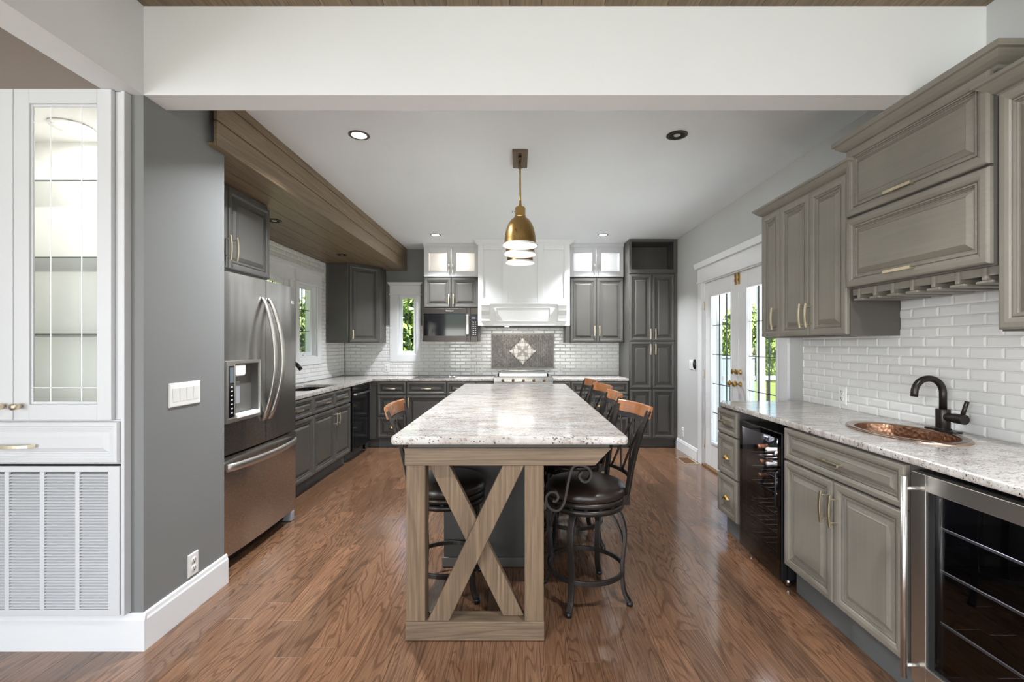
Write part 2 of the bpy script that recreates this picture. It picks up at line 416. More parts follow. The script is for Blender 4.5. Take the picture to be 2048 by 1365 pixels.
# partition beside the fridge
struct('wall_partition', MB().box(-1.732, -1.675, 2.03, 2.585, 0, 2.475).box(-1.732, -1.675, 2.164, 2.585, 2.4755, 2.753), 'wall_gray')
struct('wall_hutch_back', MB().box(-4.0, -1.732, 2.50, 2.585, 0, 2.475).box(-4.0, -2.67, 2.03, 2.5, 0, 2.9), 'wall_gray')
struct('wall_hutch_top', MB().box(-2.67, -1.822, 2.03, 2.5, 2.478, 3.0), 'wall_taupe')
# right wall with the French door opening  (opening y 3.60..5.15, z 0..2.06)
struct('wall_right', MB().box(XR, XR + .14, -4.5, 3.59, 0, 3.0).box(XR, XR + .14, 5.16, 6.8, 0, 3.0).box(XR, XR + .14, 3.59, 5.16, 2.065, 3.0), 'wall_light_gray')
# back wall with a small window opening (x -1.78..-1.52, z 1.20..2.10)
WX0, WX1, WZ0, WZ1 = -1.765, -1.49, 1.215, 2.09
wb = MB().box(-2.7, WX0, YB, YB + .14, 0, 2.9).box(WX1, XR, YB, YB + .14, 0, 2.9).box(WX0, WX1, YB, YB + .14, 0, WZ0).box(WX0, WX1, YB, YB + .14, WZ1, 2.9)
struct('wall_back', wb, 'wall_gray')
# left wall, two window openings
LW = [(4.28, 5.02), (5.23, 5.70)]
wb = MB(); ys = [2.585, 4.28, 5.02, 5.23, 5.70, 6.62]
for i in range(0, 5, 2): wb.box(XL - .14, XL, ys[i], ys[i + 1], 0, 2.9)
for (a, bq) in LW: wb.box(XL - .14, XL, a, bq, 0, WZ0).box(XL - .14, XL, a, bq, WZ1, 2.9)
struct('wall_left', wb, 'wall_gray')
# front room shell behind the camera, with window openings
fw = MB(); xs = [-4.1, -3.45, -1.95, -1.35, .15, .55, 2.05, 2.2]
for i in range(0, 7, 2): fw.box(xs[i], xs[i + 1], -4.5, -4.4, 0, 2.9)
for i in (1, 3, 5): fw.box(xs[i], xs[i + 1], -4.5, -4.4, 0, .35).box(xs[i], xs[i + 1], -4.5, -4.4, 2.65, 2.9)
struct('wall_front', fw, 'wall_white')
struct('wall_front_left', MB().box(-4.0, -3.9, -4.5, 2.03, 0, 2.9), 'wall_white')
# wooden soffit over the sink run: boards on the face and underneath
sb = MB(); ZS = 2.436; XS = -1.627
for (a, bq) in ((ZS, ZS + .133), (ZS + .139, ZS + .257), (ZS + .263, ZC)):
    sb.box(XS - .018, XS, 2.45, 6.612, a, bq)
xx = XS - .019
for k in range(6):
    sb.box(max(XL, xx - .158), xx, 2.45 if k == 0 else 2.587, 6.612, ZS, ZS + .016); xx -= .164
struct('ceiling_soffit', sb, 'soffit_wood', bevel=.0015)
struct('ceiling_soffit_core', MB().box(XL, XS - .012, 2.59, 6.61, ZS + .014, ZC), 'gap_black')
# baseboards
def base_profile(mb, p0, p1, n, h=.165):
    # board from p0 to p1 standing out along n
    p0 = Vector(p0); p1 = Vector(p1); n = Vector(n)
    prof = [(0, 0), (.015, 0), (.015, h - .03), (.011, h - .02), (.009, h - .006), (.005, h), (0, h)]
    vs = [tuple(p + n * a + Vector((0, 0, z))) for p in (p0, p1) for (a, z) in prof]; m = len(prof)
    mb.add(vs, [tuple(range(m)), tuple(range(2 * m - 1, m - 1, -1))] + [(i, i + m, (i + 1) % m + m, (i + 1) % m) for i in range(m)])
    return mb
struct('baseboard_left', base_profile(base_profile(MB(), (-4, 2.03, 0), (-1.66, 2.03, 0), (0, -1, 0)), (-1.675, 2.0305, 0), (-1.675, 2.60, 0), (1, 0, 0)), 'trim_white')
struct('baseboard_right', base_profile(MB(), (XR, 5.30, 0), (XR, 6.03, 0), (-1, 0, 0), .14), 'trim_white')
# right end strip between door casing and bar tile
# ---- tiles: real bevelled 2x6 tiles
def tiles(mb, x0, x1, z0, z1, holes=(), tw=.1525, th=.0505, ox=0, oz=0):
    def piece(a, c, bq, d):
        if bq - a < .004 or d - c < .004: return
        for (h0, h1, k0, k1) in holes:
            if a < h1 - 1e-5 and bq > h0 + 1e-5 and c < k1 - 1e-5 and d > k0 + 1e-5:
                if a < h0: piece(a, c, h0, d)
                if bq > h1: piece(h1, c, bq, d)
                aa, bb = max(a, h0), min(bq, h1)
                if c < k0: piece(aa, c, bb, k0)
                if d > k1: piece(aa, k1, bb, d)
                return
        g = .001; i = min(.010, (bq - a) * .3, (d - c) * .3)
        o = [(a + g, 0, c + g), (bq - g, 0, c + g), (bq - g, 0, d - g), (a + g, 0, d - g)]
        m = [(p[0], -.003, p[2]) for p in o]
        t = [(a + i, -.0075, c + i), (bq - i, -.0075, c + i), (bq - i, -.0075, d - i), (a + i, -.0075, d - i)]
        fs = []
        for L in (0, 4):
            for q in range(4): fs.append((L + q, L + (q + 1) % 4, L + 4 + (q + 1) % 4, L + 4 + q))
        fs.append((8, 9, 10, 11)); mb.add(o + m + t, fs)
    r = 0; z = z0 + oz
    while z < z1:
        x = x0 + ox - (tw / 2 if r % 2 else 0) - tw
        while x < x1:
            piece(max(x, x0), max(z, z0), min(x + tw, x1), min(z + th, z1)); x += tw
        z += th; r += 1
    return mb
def tilewall(name, loc, rz, x0, x1, z0, z1, holes=(), **kw):
    t = struct(name, None, loc=loc, rz=rz)
    a = tiles(MB(), x0, x1, z0, z1, holes, **kw); build('tiles', a, 'tile', t)
    g = MB()
    hx = sorted(set([x0, x1] + [v for h in holes for v in h[:2]]))
    for i in range(len(hx) - 1):
        cx = (hx[i] + hx[i + 1]) / 2; zz = [z0, z1]
        for h in holes:
            if h[0] < cx < h[1]: zz += [h[2], min(h[3], z1)]
        zz = sorted(zz)
        for k in range(0, len(zz), 2): g.box(hx[i], hx[i + 1], -.0015, .0, zz[k], zz[k + 1])
    build('grout', g, 'grout', t); return t
tilewall('wall_tile_back', (0, YB - .001, 0), 0, XL + .01, 1.50, .915, 1.64, [(WX0, WX1, WZ0, WZ1)])
tilewall('wall_tile_left', (XL + .001, 0, 0), LEFT, 3.55, YB - .01, .915, 2.43, [(LW[0][0], LW[0][1], WZ0, WZ1), (LW[1][0], LW[1][1], WZ0, WZ1)])
tilewall('wall_tile_right', (XR - .001, 0, 0), RIGHT, -3.335, -1.0, .945, 1.70, ox=.09)

# ---- windows
def window(n, loc, rz, x0, x1, casing_l, casing_r, sash=.055):
    t = struct('window_%d' % n, None, loc=loc, rz=rz)
    c = MB()
    c.box(x0 - casing_l, x0, -.02, 0, WZ0 - .095, WZ1).box(x1, x1 + casing_r, -.02, 0, WZ0 - .095, WZ1).box(x0, x1, -.02, 0, WZ0 - .095, WZ0)
    c.box(x0 - casing_l, x1 + casing_r, -.024, 0, WZ1, WZ1 + .13)
    c.box(x0 - casing_l - .01, x1 + casing_r + .01, -.032, 0, WZ1 - .008, WZ1 + .01)
    a, bq, z = x0 - casing_l, x1 + casing_r, WZ1 + .13
    c.prism([(a - .004, z), (bq + .004, z), (bq + .012, z + .015), (bq + .03, z + .035), (bq + .03, z + .045), (a - .03, z + .045), (a - .03, z + .035), (a - .012, z + .015)], (-.05, 0))
    build('casing', c, 'trim_white', t, bevel=.0015)
    j = MB().rframe(x0, x1, WZ0, WZ1, .012, .012, .012, .012, 0, .13); build('jamb', j, 'trim_white', t)
    s = MB().rframe(x0 + .012, x1 - .012, WZ0 + .012, WZ1 - .012, sash - .012, sash - .012, sash - .012, sash - .012, .05, .085)
    build('sash', s, 'trim_white', t, bevel=.002)
    gx0, gx1, gz0, gz1 = x0 + sash, x1 - sash, WZ0 + sash, WZ1 - sash
    build('pane', MB().box(gx0, gx1, .066, .069, gz0, gz1), 'glass', t)
    mu = MB(); k = 1 if gx1 - gx0 < .4 else 3
    for i in range(1, k + 1):
        xx = gx0 + (gx1 - gx0) * i / (k + 1); mu.box(xx - .0035, xx + .0035, .062, .073, gz0, gz1)
    for i in (1, 2):
        zz = gz0 + (gz1 - gz0) * i / 3; mu.box(gx0, gx1, .062, .073, zz - .0035, zz + .0035)
    build('muntin', mu, 'lead', t)
    lt = MB().box((x0 + x1) / 2 - .03, (x0 + x1) / 2 + .03, .03, .05, WZ0 + .012, WZ0 + .026); build('latch', lt, 'white_plastic', t, bevel=.003)
    return t
window(1, (0, YB, 0), 0, WX0, WX1, .11, .06)
window(2, (XL, 0, 0), LEFT, LW[0][0], LW[0][1], .09, .07)
window(3, (XL, 0, 0), LEFT, LW[1][0], LW[1][1], .08, .11)

# ---- French door on the right wall (local x runs toward the camera)
t = struct('door_1', None, loc=(XR, 0, 0), rz=RIGHT)
c = MB(); A, B = -5.155, -3.595
c.box(A - .10, A, -.02, 0, 0, 2.07).box(B, B + .095, -.02, 0, 0, 2.07).box(A - .10, B + .095, -.024, 0, 2.07, 2.225)
c.box(A - .108, B + .103, -.033, 0, 2.062, 2.08)
c.prism([(A - .105, 2.225), (B + .10, 2.225), (B + .115, 2.24), (B + .145, 2.275), (B + .145, 2.29), (A - .145, 2.29), (A - .145, 2.275), (A - .115, 2.24)], (-.055, 0))
build('casing', c, 'trim_white', t, bevel=.002)
build('jamb', MB().box(A, A + .012, 0, .14, 0, 2.07).box(B - .012, B, 0, .14, 0, 2.07).box(A + .012, B - .012, 0, .14, 2.055, 2.07), 'trim_white', t)
build('threshold', MB().box(A, B, -.015, .14, .0005, .018), 'vent_bronze', t)
mid = -4.37
def leaf(x0, x1, gx0, gx1):
    d = MB().rframe(x0, x1, .022, 2.05, gx0 - x0, x1 - gx1, .285, .165, .02, .06)
    o = build('door_leaf', d, 'trim_white', t, bevel=.002)
    m_ = MB()
    for (aa, bb, cc, dd) in ((gx0 - .028, gx0, .28, 1.91), (gx1, gx1 + .028, .28, 1.91)): m_.box(aa, bb, .010, .02, cc, dd)
    m_.box(gx0, gx1, .010, .02, .28, .307).box(gx0, gx1, .010, .02, 1.885, 1.91)
    build('glazing_bead', m_, 'trim_white', o, bevel=.004)
    build('pane', MB().box(gx0, gx1, .035, .039, .307, 1.885), 'glass', o)
    mu = MB()
    for f in (.34, .70): mu.box(gx0 + (gx1 - gx0) * f - .002, gx0 + (gx1 - gx0) * f + .002, .030, .044, .307, 1.885)
    for k in range(1, 5): mu.box(gx0, gx1, .030, .044, .307 + 1.578 * k / 5 - .003, .307 + 1.578 * k / 5 + .003)
    build('muntin', mu, 'lead', o)
    return o
d1 = leaf(A + .014, mid - .002, -4.967, -4.515); d2 = leaf(mid + .002, B - .014, -4.19, -3.715)
def knob(x, z, r, L, par, m='brass'):
    build('knob' if L > .03 else 'deadbolt', MB().lathe([(0, .019), (r * .95, .019), (r * .95, .012), (r * .35, .006), (r * .35, -L * .45), (r * .8, -L * .6), (r, -L * .8), (r * .75, -L), (0, -L * 1.03)], (x, 0, z), 20, 'y'), m, par)
knob(mid - .05, .985, .027, .055, d1); knob(mid + .05, .985, .027, .055, d2)
knob(mid - .05, 1.10, .026, .02, d1); knob(mid + .05, 1.10, .026, .02, d2)
for dd, xx in ((d1, mid - .035), (d2, mid + .03)):
    build('surface_bolt', MB().box(xx - .010, xx + .010, .006, .02, 1.94, 2.045).cyl((xx, .003, 1.97), (xx, .003, 2.05), .004, 8), 'brass', dd)
for dd, xx in ((d1, A + .007), (d2, B - .007)):
    for z in (.25, 1.03, 1.80):
        build('hinge', MB().cyl((xx, .010, z - .05), (xx, .010, z + .05), .007, 10).box(xx - .008, xx + .008, .014, .019, z - .05, z + .05), 'champagne', dd)

# ---- recessed lights
def can(x, y, z, r, lit, label, e=0, group='recessed ceiling lights'):
    t = thing('ceiling_light', label, 'ceiling light', (x, y, z), 0, group)
    build('trim_ring', MB().ring(r * .72, r, -.006, 0), 'can_ring' if lit else 'can_dark', t, bevel=.001)
    if lit: build('lens', MB().lathe([(0, -.002), (r * .72, -.002), (r * .72, -.001), (0, -.001)]), 'lens', t)
    else:
        build('baffle', MB().lathe([(r * .72, -.003), (r * .60, -.0015), (r * .5, -.0012), (0, -.0012)]), 'gap_black', t)
        build('lens', MB().lathe([(0, -.006), (r * .3, -.0055), (r * .34, -.002), (0, -.002)]), 'lens_off', t)
    if lit and e:
        L = light('can_lamp', 'AREA', (0, 0, -.012), e, (.93, .965, 1), shape='DISK', size=r * 1.3); L.data.spread = math.radians(128 if y < 4 else 108); L.parent = t
    return t
can(-1.061, 3.018, ZC, .068, True, 'lit recessed light in the ceiling left of the pendants, nearest the beam', 12.5)
can(1.048, 3.018, ZC, .068, False, 'unlit dark recessed light in the ceiling right of the pendants')
can(-1.057, 5.76, ZC, .065, True, 'small lit recessed light in the ceiling in front of the left glass cabinet', 9)
can(1.063, 5.76, ZC, .065, True, 'small lit recessed light in the ceiling in front of the right glass cabinet', 9)
for fx, fe in ((-.75, 4), (1.15, 9)):  # two added cans, unseen behind the camera, brightening floor and bar
    t = can(fx, .75, 2.872, .068, True, '', fe)
    for k_ in ('label', 'category', 'group'): del t[k_]
    t['kind'] = 'structure'; t.name = 'ceiling_front_added_fill'
can(-2.12, 3.94, ZS, .062, False, 'unlit black recessed light in the wood soffit beside the fridge cabinet', group='soffit lights')
can(-2.115, 5.43, ZS, .062, False, 'unlit black recessed light in the wood soffit above the sink end', group='soffit lights')

# ------------------------------------------------------------------ hutch on the left
Y = 2.0
t = thing('display_cabinet', 'tall built-in white display cabinet with glass doors and one wide drawer', 'cabinet', (-2.2, Y, .17))
def lz(z): return z - .17
c = MB(); hw = .47
c.box(-.463, -.405, .001, .03, lz(1.0305), lz(2.473)).box(.405, .454, .001, .03, lz(1.0305), lz(2.473)).box(-.405, .405, .001, .03, lz(2.45), lz(2.473))
c.box(-.463, .454, .001, .03, lz(.835), lz(1.030)).box(-hw, -.464, -.006, .03, lz(.17), lz(2.474)).box(.455, hw, -.006, .03, lz(.17), lz(2.474))
build('face_frame', c, 'hutch_white', t, bevel=.002)
c = MB(); i = .44
c.box(-i - .012, -i, .03, .46, lz(1.03), lz(2.46)).box(i, i + .012, .03, .46, lz(1.03), lz(2.46)).box(-i, i, .45, .46, lz(1.03), lz(2.46)).box(-i, i, .03, .45, lz(2.45), lz(2.46)).box(-i, i, .03, .45, lz(1.03), lz(1.045))
build('interior', c, 'hutch_inside', t)
for (x0, x1, gx0, gx1, kx) in ((-.4265, -.0015, -.356, -.077, -.033), (.0015, .4265, .077, .356, .04)):
    d = MB().rframe(x0, x1, lz(1.032), lz(2.474), gx0 - x0 - .008, x1 - gx1 - .008, lz(1.10) - lz(1.032), .063, -.022, -.002)
    o = build('door', d, 'hutch_white', t, bevel=.002)
    bz = MB().box(gx0 - .008, gx0, -.014, -.004, lz(1.10), lz(2.411)).box(gx1, gx1 + .008, -.014, -.004, lz(1.10), lz(2.411)).box(gx0, gx1, -.014, -.004, lz(1.10), lz(1.112)).box(gx0, gx1, -.014, -.004, lz(2.40), lz(2.411))
    build('glazing_bead', bz, 'hutch_white', o, bevel=.003)
    build('pane', MB().box(gx0, gx1, -.009, -.006, lz(1.112), lz(2.40)), 'glass', o)
    mu = MB()
    for f in (.27, .755): xx = gx0 + (gx1 - gx0) * f; mu.box(xx - .0025, xx + .0025, -.0105, -.0095, lz(1.112), lz(2.40))
    for z in (2.333, 1.172): mu.box(gx0, gx1, -.0105, -.0095, lz(z) - .0018, lz(z) + .0018)
    build('beveled_line', mu, 'bevel_glass', o)
    k = MB().lathe([(0, -.024), (.006, -.024), (.006, -.034), (.0135, -.036), (.0145, -.05), (.0135, -.064), (0, -.065)], (kx, 0, lz(1.094)), 20, 'y')
    build('knob', k, 'champagne', o)
for z in (2.10, 1.752, 1.403):
    sh = build('shelf', MB().box(-i + .002, i - .002, .062, .447, lz(z), lz(z) + .006), 'shelf_glass', t)
    build('shelf_edge', MB().box(-i + .002, i - .002, .0585, .0615, lz(z), lz(z) + .0065), 'glass_edge', sh)
    build('shelf_pin', MB().cyl((-i, .11, lz(z) - .006), (-i + .014, .11, lz(z) - .006), .006, 10), 'white_plastic', t)
    build('shelf_pin', MB().cyl((i - .014, .11, lz(z) - .006), (i, .11, lz(z) - .006), .006, 10), 'white_plastic', t)
pk = build('puck_light', MB().ring(.062, .09, -.006, 0, (-.03, .27, lz(2.45))), 'stainless_trim', t, bevel=.001)
build('lens', MB().lathe([(0, -.003), (.062, -.003), (.062, -.001), (0, -.001)], (-.03, .27, lz(2.45))), 'lens_hutch', pk)
L = light('puck_lamp', 'AREA', (-.03, .27, lz(2.43)), 1.5, (1, .97, .93), shape='DISK', size=.1); L.parent = t
dr = build('drawer', MB().panel(-.453, .453, lz(.843), lz(1.024), [(0, .012), (.004, .02), (.018, .021), (.02, .018), (.03, .0175), (.032, .014), (.040, .0135), (.042, .008), (.046, .008), (.066, .016)]), 'hutch_white', t)
pth = [(-.10 + .2 * q / 12, -.024 - .030 * math.sin(PI * q / 12) ** .4, lz(.92)) for q in range(13)]
build('handle', MB().strap(pth, .014, .006, (0, 0, 1)), 'champagne', dr, bevel=.001)

t = thing('air_return_grille', 'white louvred air return grille below the white display cabinet drawer', 'vent', (-2.2, Y, .173))
g = MB().rframe(-.463, .453, 0, .655, .04, .049, .027, .025, -.012, -.002)
cols = [(-.398, -.357), (-.337, -.203), (-.183, -.049), (-.029, .105), (.125, .260), (.279, .415)]
for k in range(len(cols) - 1): g.box(cols[k][1], cols[k + 1][0], -.012, -.002, .027, .63)
g.box(-.423, -.398, -.012, -.002, .027, .63)
build('frame', g, 'hutch_white', t, bevel=.0015)
lv = MB()
for (a, bq) in cols:
    z = .032
    while z < .622:
        lv.add([(a, -.013, z), (bq, -.013, z), (bq, .001, z + .0080), (a, .001, z + .0080), (a, -.012, z - .0012), (bq, -.012, z - .0012), (bq, .002, z + .0066), (a, .002, z + .0066)], [(0, 1, 2, 3), (7, 6, 5, 4), (0, 4, 5, 1), (2, 6, 7, 3), (0, 3, 7, 4), (1, 5, 6, 2)])
        z += .0129
build('louver', lv, 'hutch_white', t)
build('backing', MB().box(-.46, .45, .02, .025, 0, .655), 'can_dark', t)

# ---- plates
def outlet(name, label, loc, rz, w=.072, h=.115, kind='outlet', n=1, cat='outlet'):
    t = thing(name, label, cat, loc, rz)
    build('plate', MB().panel(-w / 2, w / 2, -h / 2, h / 2, [(0, .003), (.003, .006), (.006, .0065)]), 'white_plastic', t)
    if kind == 'outlet':
        for k in range(n):
            x = (k - (n - 1) / 2) * .046
            for z in (-.02, .02):
                r = build('receptacle', MB().lathe([(0, -.0085), (.0165, -.0085), (.0175, -.006)], (x, 0, z), 20, 'y'), 'white_plastic', t)
                build('slot', MB().box(x - .0085, x - .0055, -.0092, -.0084, z - .001, z + .009).box(x + .0055, x + .0085, -.0092, -.0084, z - .001, z + .009).cyl((x, -.0092, z - .009), (x, -.0084, z - .009), .003, 8), 'gap_black', r)
    else:
        for k in range(n):
            x = (k - (n - 1) / 2) * .046
            build('rocker', MB().add([(x - .017, -.006, -.034), (x + .017, -.006, -.034), (x + .017, -.006, .034), (x - .017, -.006, .034), (x - .016, -.0075, -.033), (x + .016, -.0075, -.033), (x + .016, -.0115, .033), (x - .016, -.0115, .033)], [(4, 5, 6, 7), (0, 1, 5, 4), (1, 2, 6, 5), (2, 3, 7, 6), (3, 0, 4, 7)]), 'white_plastic', t)
    return t
outlet('light_switch', 'white four-gang rocker switch plate on the grey partition wall', (-1.675, 2.28, 1.115), LEFT, .212, .117, 'rocker', 4, 'light switch')
outlet('power_outlet', 'white outlet on the grey partition just above its baseboard', (-1.675, 2.335, .235), LEFT)
outlet('power_outlet', 'white outlet in the tile below the small back window', (-1.92, YB - .009, 1.02), 0)
outlet('power_outlet', 'white double outlet in the tile under the microwave, beside the mosaic', (-.585, YB - .009, 1.0), 0, .118, .115, 'outlet', 2)
outlet('power_outlet', 'white outlet in the tile right of the mosaic panel', (.60, YB - .009, 1.005), 0)
outlet('power_outlet', 'white outlet in the bar tile behind the copper sink', (XR - .009, 2.915, 1.035), RIGHT)
outlet('power_outlet', 'white outlet low on the right wall beside the pantry', (XR, 5.78, .25), RIGHT)
outlet('light_switch', 'white switch plate on the right wall left of the glass door casing', (XR, 5.50, 1.12), RIGHT, .115, .117, 'rocker', 2, 'light switch')
t = thing('door_sensor', 'small black oval remote mounted beside the glass door casing', 'remote control', (XR - .0, 5.38, 1.13), RIGHT)
build('shell', MB().lathe([(0, -.028), (.012, -.027), (.02, -.02), (.023, -.008), (.022, -.0005), (0, -.0005)], (0, 0, 0), 24, 'y', 1, 2.6), 'black_satin', t)
build('button', MB().lathe([(0, -.030), (.008, -.029), (.009, -.026)], (0, 0, .02), 16, 'y'), 'gray_plastic', t)
t = thing('floor_register', 'bronze floor register set in the boards beside the glass doors', 'vent', (1.965, 5.33, 0))
build('frame', MB().rframe(-.085, .085, -.17, .17, .022, .022, .03, .03, 0, .004).xform(Matrix(((1, 0, 0, 0), (0, 0, 1, 0), (0, 1, 0, 0), (0, 0, 0, 1)))), 'champagne', t)
gg = MB()
for k in range(18): gg.box(-.063, .063, -.135 + k * .0155, -.128 + k * .0155, .0005, .003)
build('grate', gg, 'vent_bronze', t)
# ------------------------------------------------------------------ cabinets
def arch(x, z, L, vert, parent, mat='champagne', y0=-.0245, out=.034, w=.014):
    # arched bar pull on two posts
    P = []
    for q in range(11):
        u = -L / 2 + L * q / 10; h = out + .007 * math.sin(PI * q / 10)
        P.append((x, y0 - h, z + u) if vert else (x + u, y0 - h, z))
    mb = MB().strap(P, w, .008, (1, 0, 0) if vert else (0, 0, 1))
    for s in (-.36, .36):
        a = (x, y0 + .004, z + L * s) if vert else (x + L * s, y0 + .004, z)
        mb.cyl(a, (a[0], y0 - out, a[2]), .0042, 8)
    return build('handle', mb, mat, parent, bevel=.001)
def flatpull(x, z, L, parent, y0=-.0245):
    mb = MB().box(x - L / 2, x + L / 2, y0 - .034, y0 - .026, z - .007, z + .007)
    for s in (-.4, .4): mb.cyl((x + L * s, y0 + .004, z), (x + L * s, y0 - .03, z), .004, 8)
    return build('handle', mb, 'champagne', parent, bevel=.001)
def cup(x, z, parent, y0=-.0195, r=.026):
    # shell-shaped cup pull, open underneath
    vs = []; fs = []; nu, nv = 13, 7
    for i in range(nu):
        a = PI * i / (nu - 1)
        for j in range(nv):
            b_ = PI / 2 * j / (nv - 1)
            vs.append((x + r * 1.25 * math.cos(a), y0 - .001 - .025 * math.sin(b_) * math.sin(a) ** .5, z - .012 + r * math.sin(a) * math.cos(b_)))
    for i in range(nu - 1):
        for j in range(nv - 1):
            fs.append((i * nv + j, (i + 1) * nv + j, (i + 1) * nv + j + 1, i * nv + j + 1))
    mb = MB().add(vs, fs, True); o = build('cup_pull', mb, 'brass', parent)
    s = o.modifiers.new('solid', 'SOLIDIFY'); s.thickness = .002; return o
def front(kind, x0, z0, x1, z1, parent, mat, h=None, prof=DOOR):
    g = .0015
    o = build(kind, MB().panel(x0 + g, x1 - g, z0 + g, z1 - g, prof), mat, parent)
    if h:
        k, hx, hz = h[0], h[1], h[2]
        L = h[3] if len(h) > 3 else .13
        if k == 'v': arch(hx, hz, L, True, o)
        if k == 'h': arch(hx, hz, L, False, o)
        if k == 'flat': flatpull(hx, hz, L, o)
        if k == 'cup': cup(hx, hz, o)
    return o
def cabinet(name, label, loc, rz, w, d, z0, z1, fronts, mat='cab', body='cab_side', toe=0, toein=.06, cat='cabinet', group=None, hmat=None, rail=None):
    t = thing(name, label, cat, (loc[0], loc[1], z0 if not toe else 0), rz, group); dz = z0 if not toe else 0
    bm_ = MB().box(.001, w - .001, .001, d, max(z0, toe) - dz, z1 - dz)
    if rail: bm_.box(.001, w - .001, .001, .02, z1 - dz, rail - dz).box(.001, .019, .02, d, z1 - dz, rail - dz).box(w - .019, w - .001, .02, d, z1 - dz, rail - dz)
    build('body', bm_, body, t)
    if toe: build('toe_kick', MB().box(.001, w - .001, toein, d - .01, .001, toe), 'toe', t)
    for f in fronts:
        k, x0, a, x1, b_ = f[:5]; h = f[5] if len(f) > 5 else None
        if h: h = (h[0], h[1], h[2] - dz) + tuple(h[3:])
        front(k, x0, a - dz, x1, b_ - dz, t, (hmat or mat) if k == 'drawer' else mat, h)
    return t
YF = 6.01          # front plane of the back run
XF = -1.955        # front plane of the left run
XB = 1.475         # front plane of the bar run
DT = .872
# --- left run (local x = +Y)
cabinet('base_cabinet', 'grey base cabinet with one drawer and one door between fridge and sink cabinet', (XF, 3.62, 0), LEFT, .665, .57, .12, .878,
        [('drawer', .005, .70, .66, DT, ('h', .33, .785, .12)), ('door', .005, .13, .66, .694, ('v', .07, .60))], 'cab_shaded', 'cab_shaded', toe=.12)
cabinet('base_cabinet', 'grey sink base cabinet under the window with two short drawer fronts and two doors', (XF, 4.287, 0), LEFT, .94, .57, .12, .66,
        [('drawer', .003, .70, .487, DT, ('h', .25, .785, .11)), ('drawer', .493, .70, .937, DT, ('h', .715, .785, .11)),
         ('door', .003, .13, .487, .694, ('v', .452, .585)), ('door', .493, .13, .937, .694, ('v', .53, .585))], 'cab_shaded', 'cab_shaded', toe=.12, rail=.878)
t = thing('filler_panel', 'grey corner filler panel between dishwasher and back drawers', 'panel', (XF, 5.925, 0))
build('board', MB().box(-.015, .0, .0, .085, .12, .878).box(.0, .08, .07, .085, .12, .878).box(-.05, -.035, .0, .145, .001, .12).box(-.05, .08, .145, .16, .001, .12), 'cab_shaded', t)
# dishwasher
t = thing('dishwasher', 'black stainless dishwasher at the corner end of the left cabinet run', 'dishwasher', (XF + .02, 5.272, .0), LEFT)
build('body', MB().box(.005, .625, .03, .58, .11, .873), 'black_satin', t)
build('base_plate', MB().box(.005, .625, .09, .1, .002, .11), 'toe', t)
d = build('door', MB().box(.004, .626, -.008, .03, .118, .79), 'dishwasher_steel', t, bevel=.004)
build('handle', MB().strap([(.03, -.01, .778), (.04, -.038, .778), (.31, -.046, .778), (.585, -.038, .778), (.6, -.01, .778)], .02, .01, (0, 0, 1)), 'steel', d, bevel=.002)
build('control_panel', MB().box(.004, .626, -.004, .03, .796, .872), 'dishwasher_steel', t, bevel=.003)
# --- back run
def ux(px): return (px - 1038) / 151.4
xa = -1.872
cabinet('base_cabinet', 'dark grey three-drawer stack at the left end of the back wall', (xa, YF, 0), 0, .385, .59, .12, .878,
        [('drawer', .003, .70, .382, DT, ('h', .19, .785, .12)), ('drawer', .003, .415, .382, .694, ('cup', .19, .555)), ('drawer', .003, .13, .382, .409, ('cup', .19, .27))], 'cab_shaded', 'cab_shaded', toe=.12)
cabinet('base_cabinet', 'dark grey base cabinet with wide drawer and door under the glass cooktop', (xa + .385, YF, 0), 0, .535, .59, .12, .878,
        [('drawer', .003, .70, .53, DT, ('h', .27, .785, .13)), ('door', .003, .13, .53, .694, ('v', .04, .60))], 'cab_shaded', 'cab_shaded', toe=.12)
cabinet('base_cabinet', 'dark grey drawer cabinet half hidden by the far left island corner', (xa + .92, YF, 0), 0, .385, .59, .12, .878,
        [('drawer', .003, .70, .38, DT, ('h', .19, .785, .12)), ('drawer', .003, .415, .38, .694, ('cup', .19, .555)), ('drawer', .003, .13, .38, .409, ('cup', .19, .27))], 'cab_shaded', 'cab_shaded', toe=.12)
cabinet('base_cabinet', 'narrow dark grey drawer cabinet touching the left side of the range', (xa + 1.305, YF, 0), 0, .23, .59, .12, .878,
        [('drawer', .003, .70, .227, DT, ('h', .12, .80, .1)), ('door', .003, .13, .227, .694)], 'cab_shaded', 'cab_shaded', toe=.12)
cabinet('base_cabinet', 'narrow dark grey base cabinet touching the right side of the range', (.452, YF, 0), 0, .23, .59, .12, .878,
        [('drawer', .003, .70, .227, DT), ('door', .003, .13, .227, .694)], 'cab_shaded', 'cab_shaded', toe=.12)
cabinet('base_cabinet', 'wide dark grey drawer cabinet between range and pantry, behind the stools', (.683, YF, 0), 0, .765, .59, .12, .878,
        [('drawer', .003, .70, .762, DT, ('h', .38, .785, .13)), ('drawer', .003, .415, .762, .694, ('cup', .38, .555)), ('drawer', .003, .13, .762, .409, ('cup', .38, .27))], 'cab_shaded', 'cab_shaded', toe=.12)
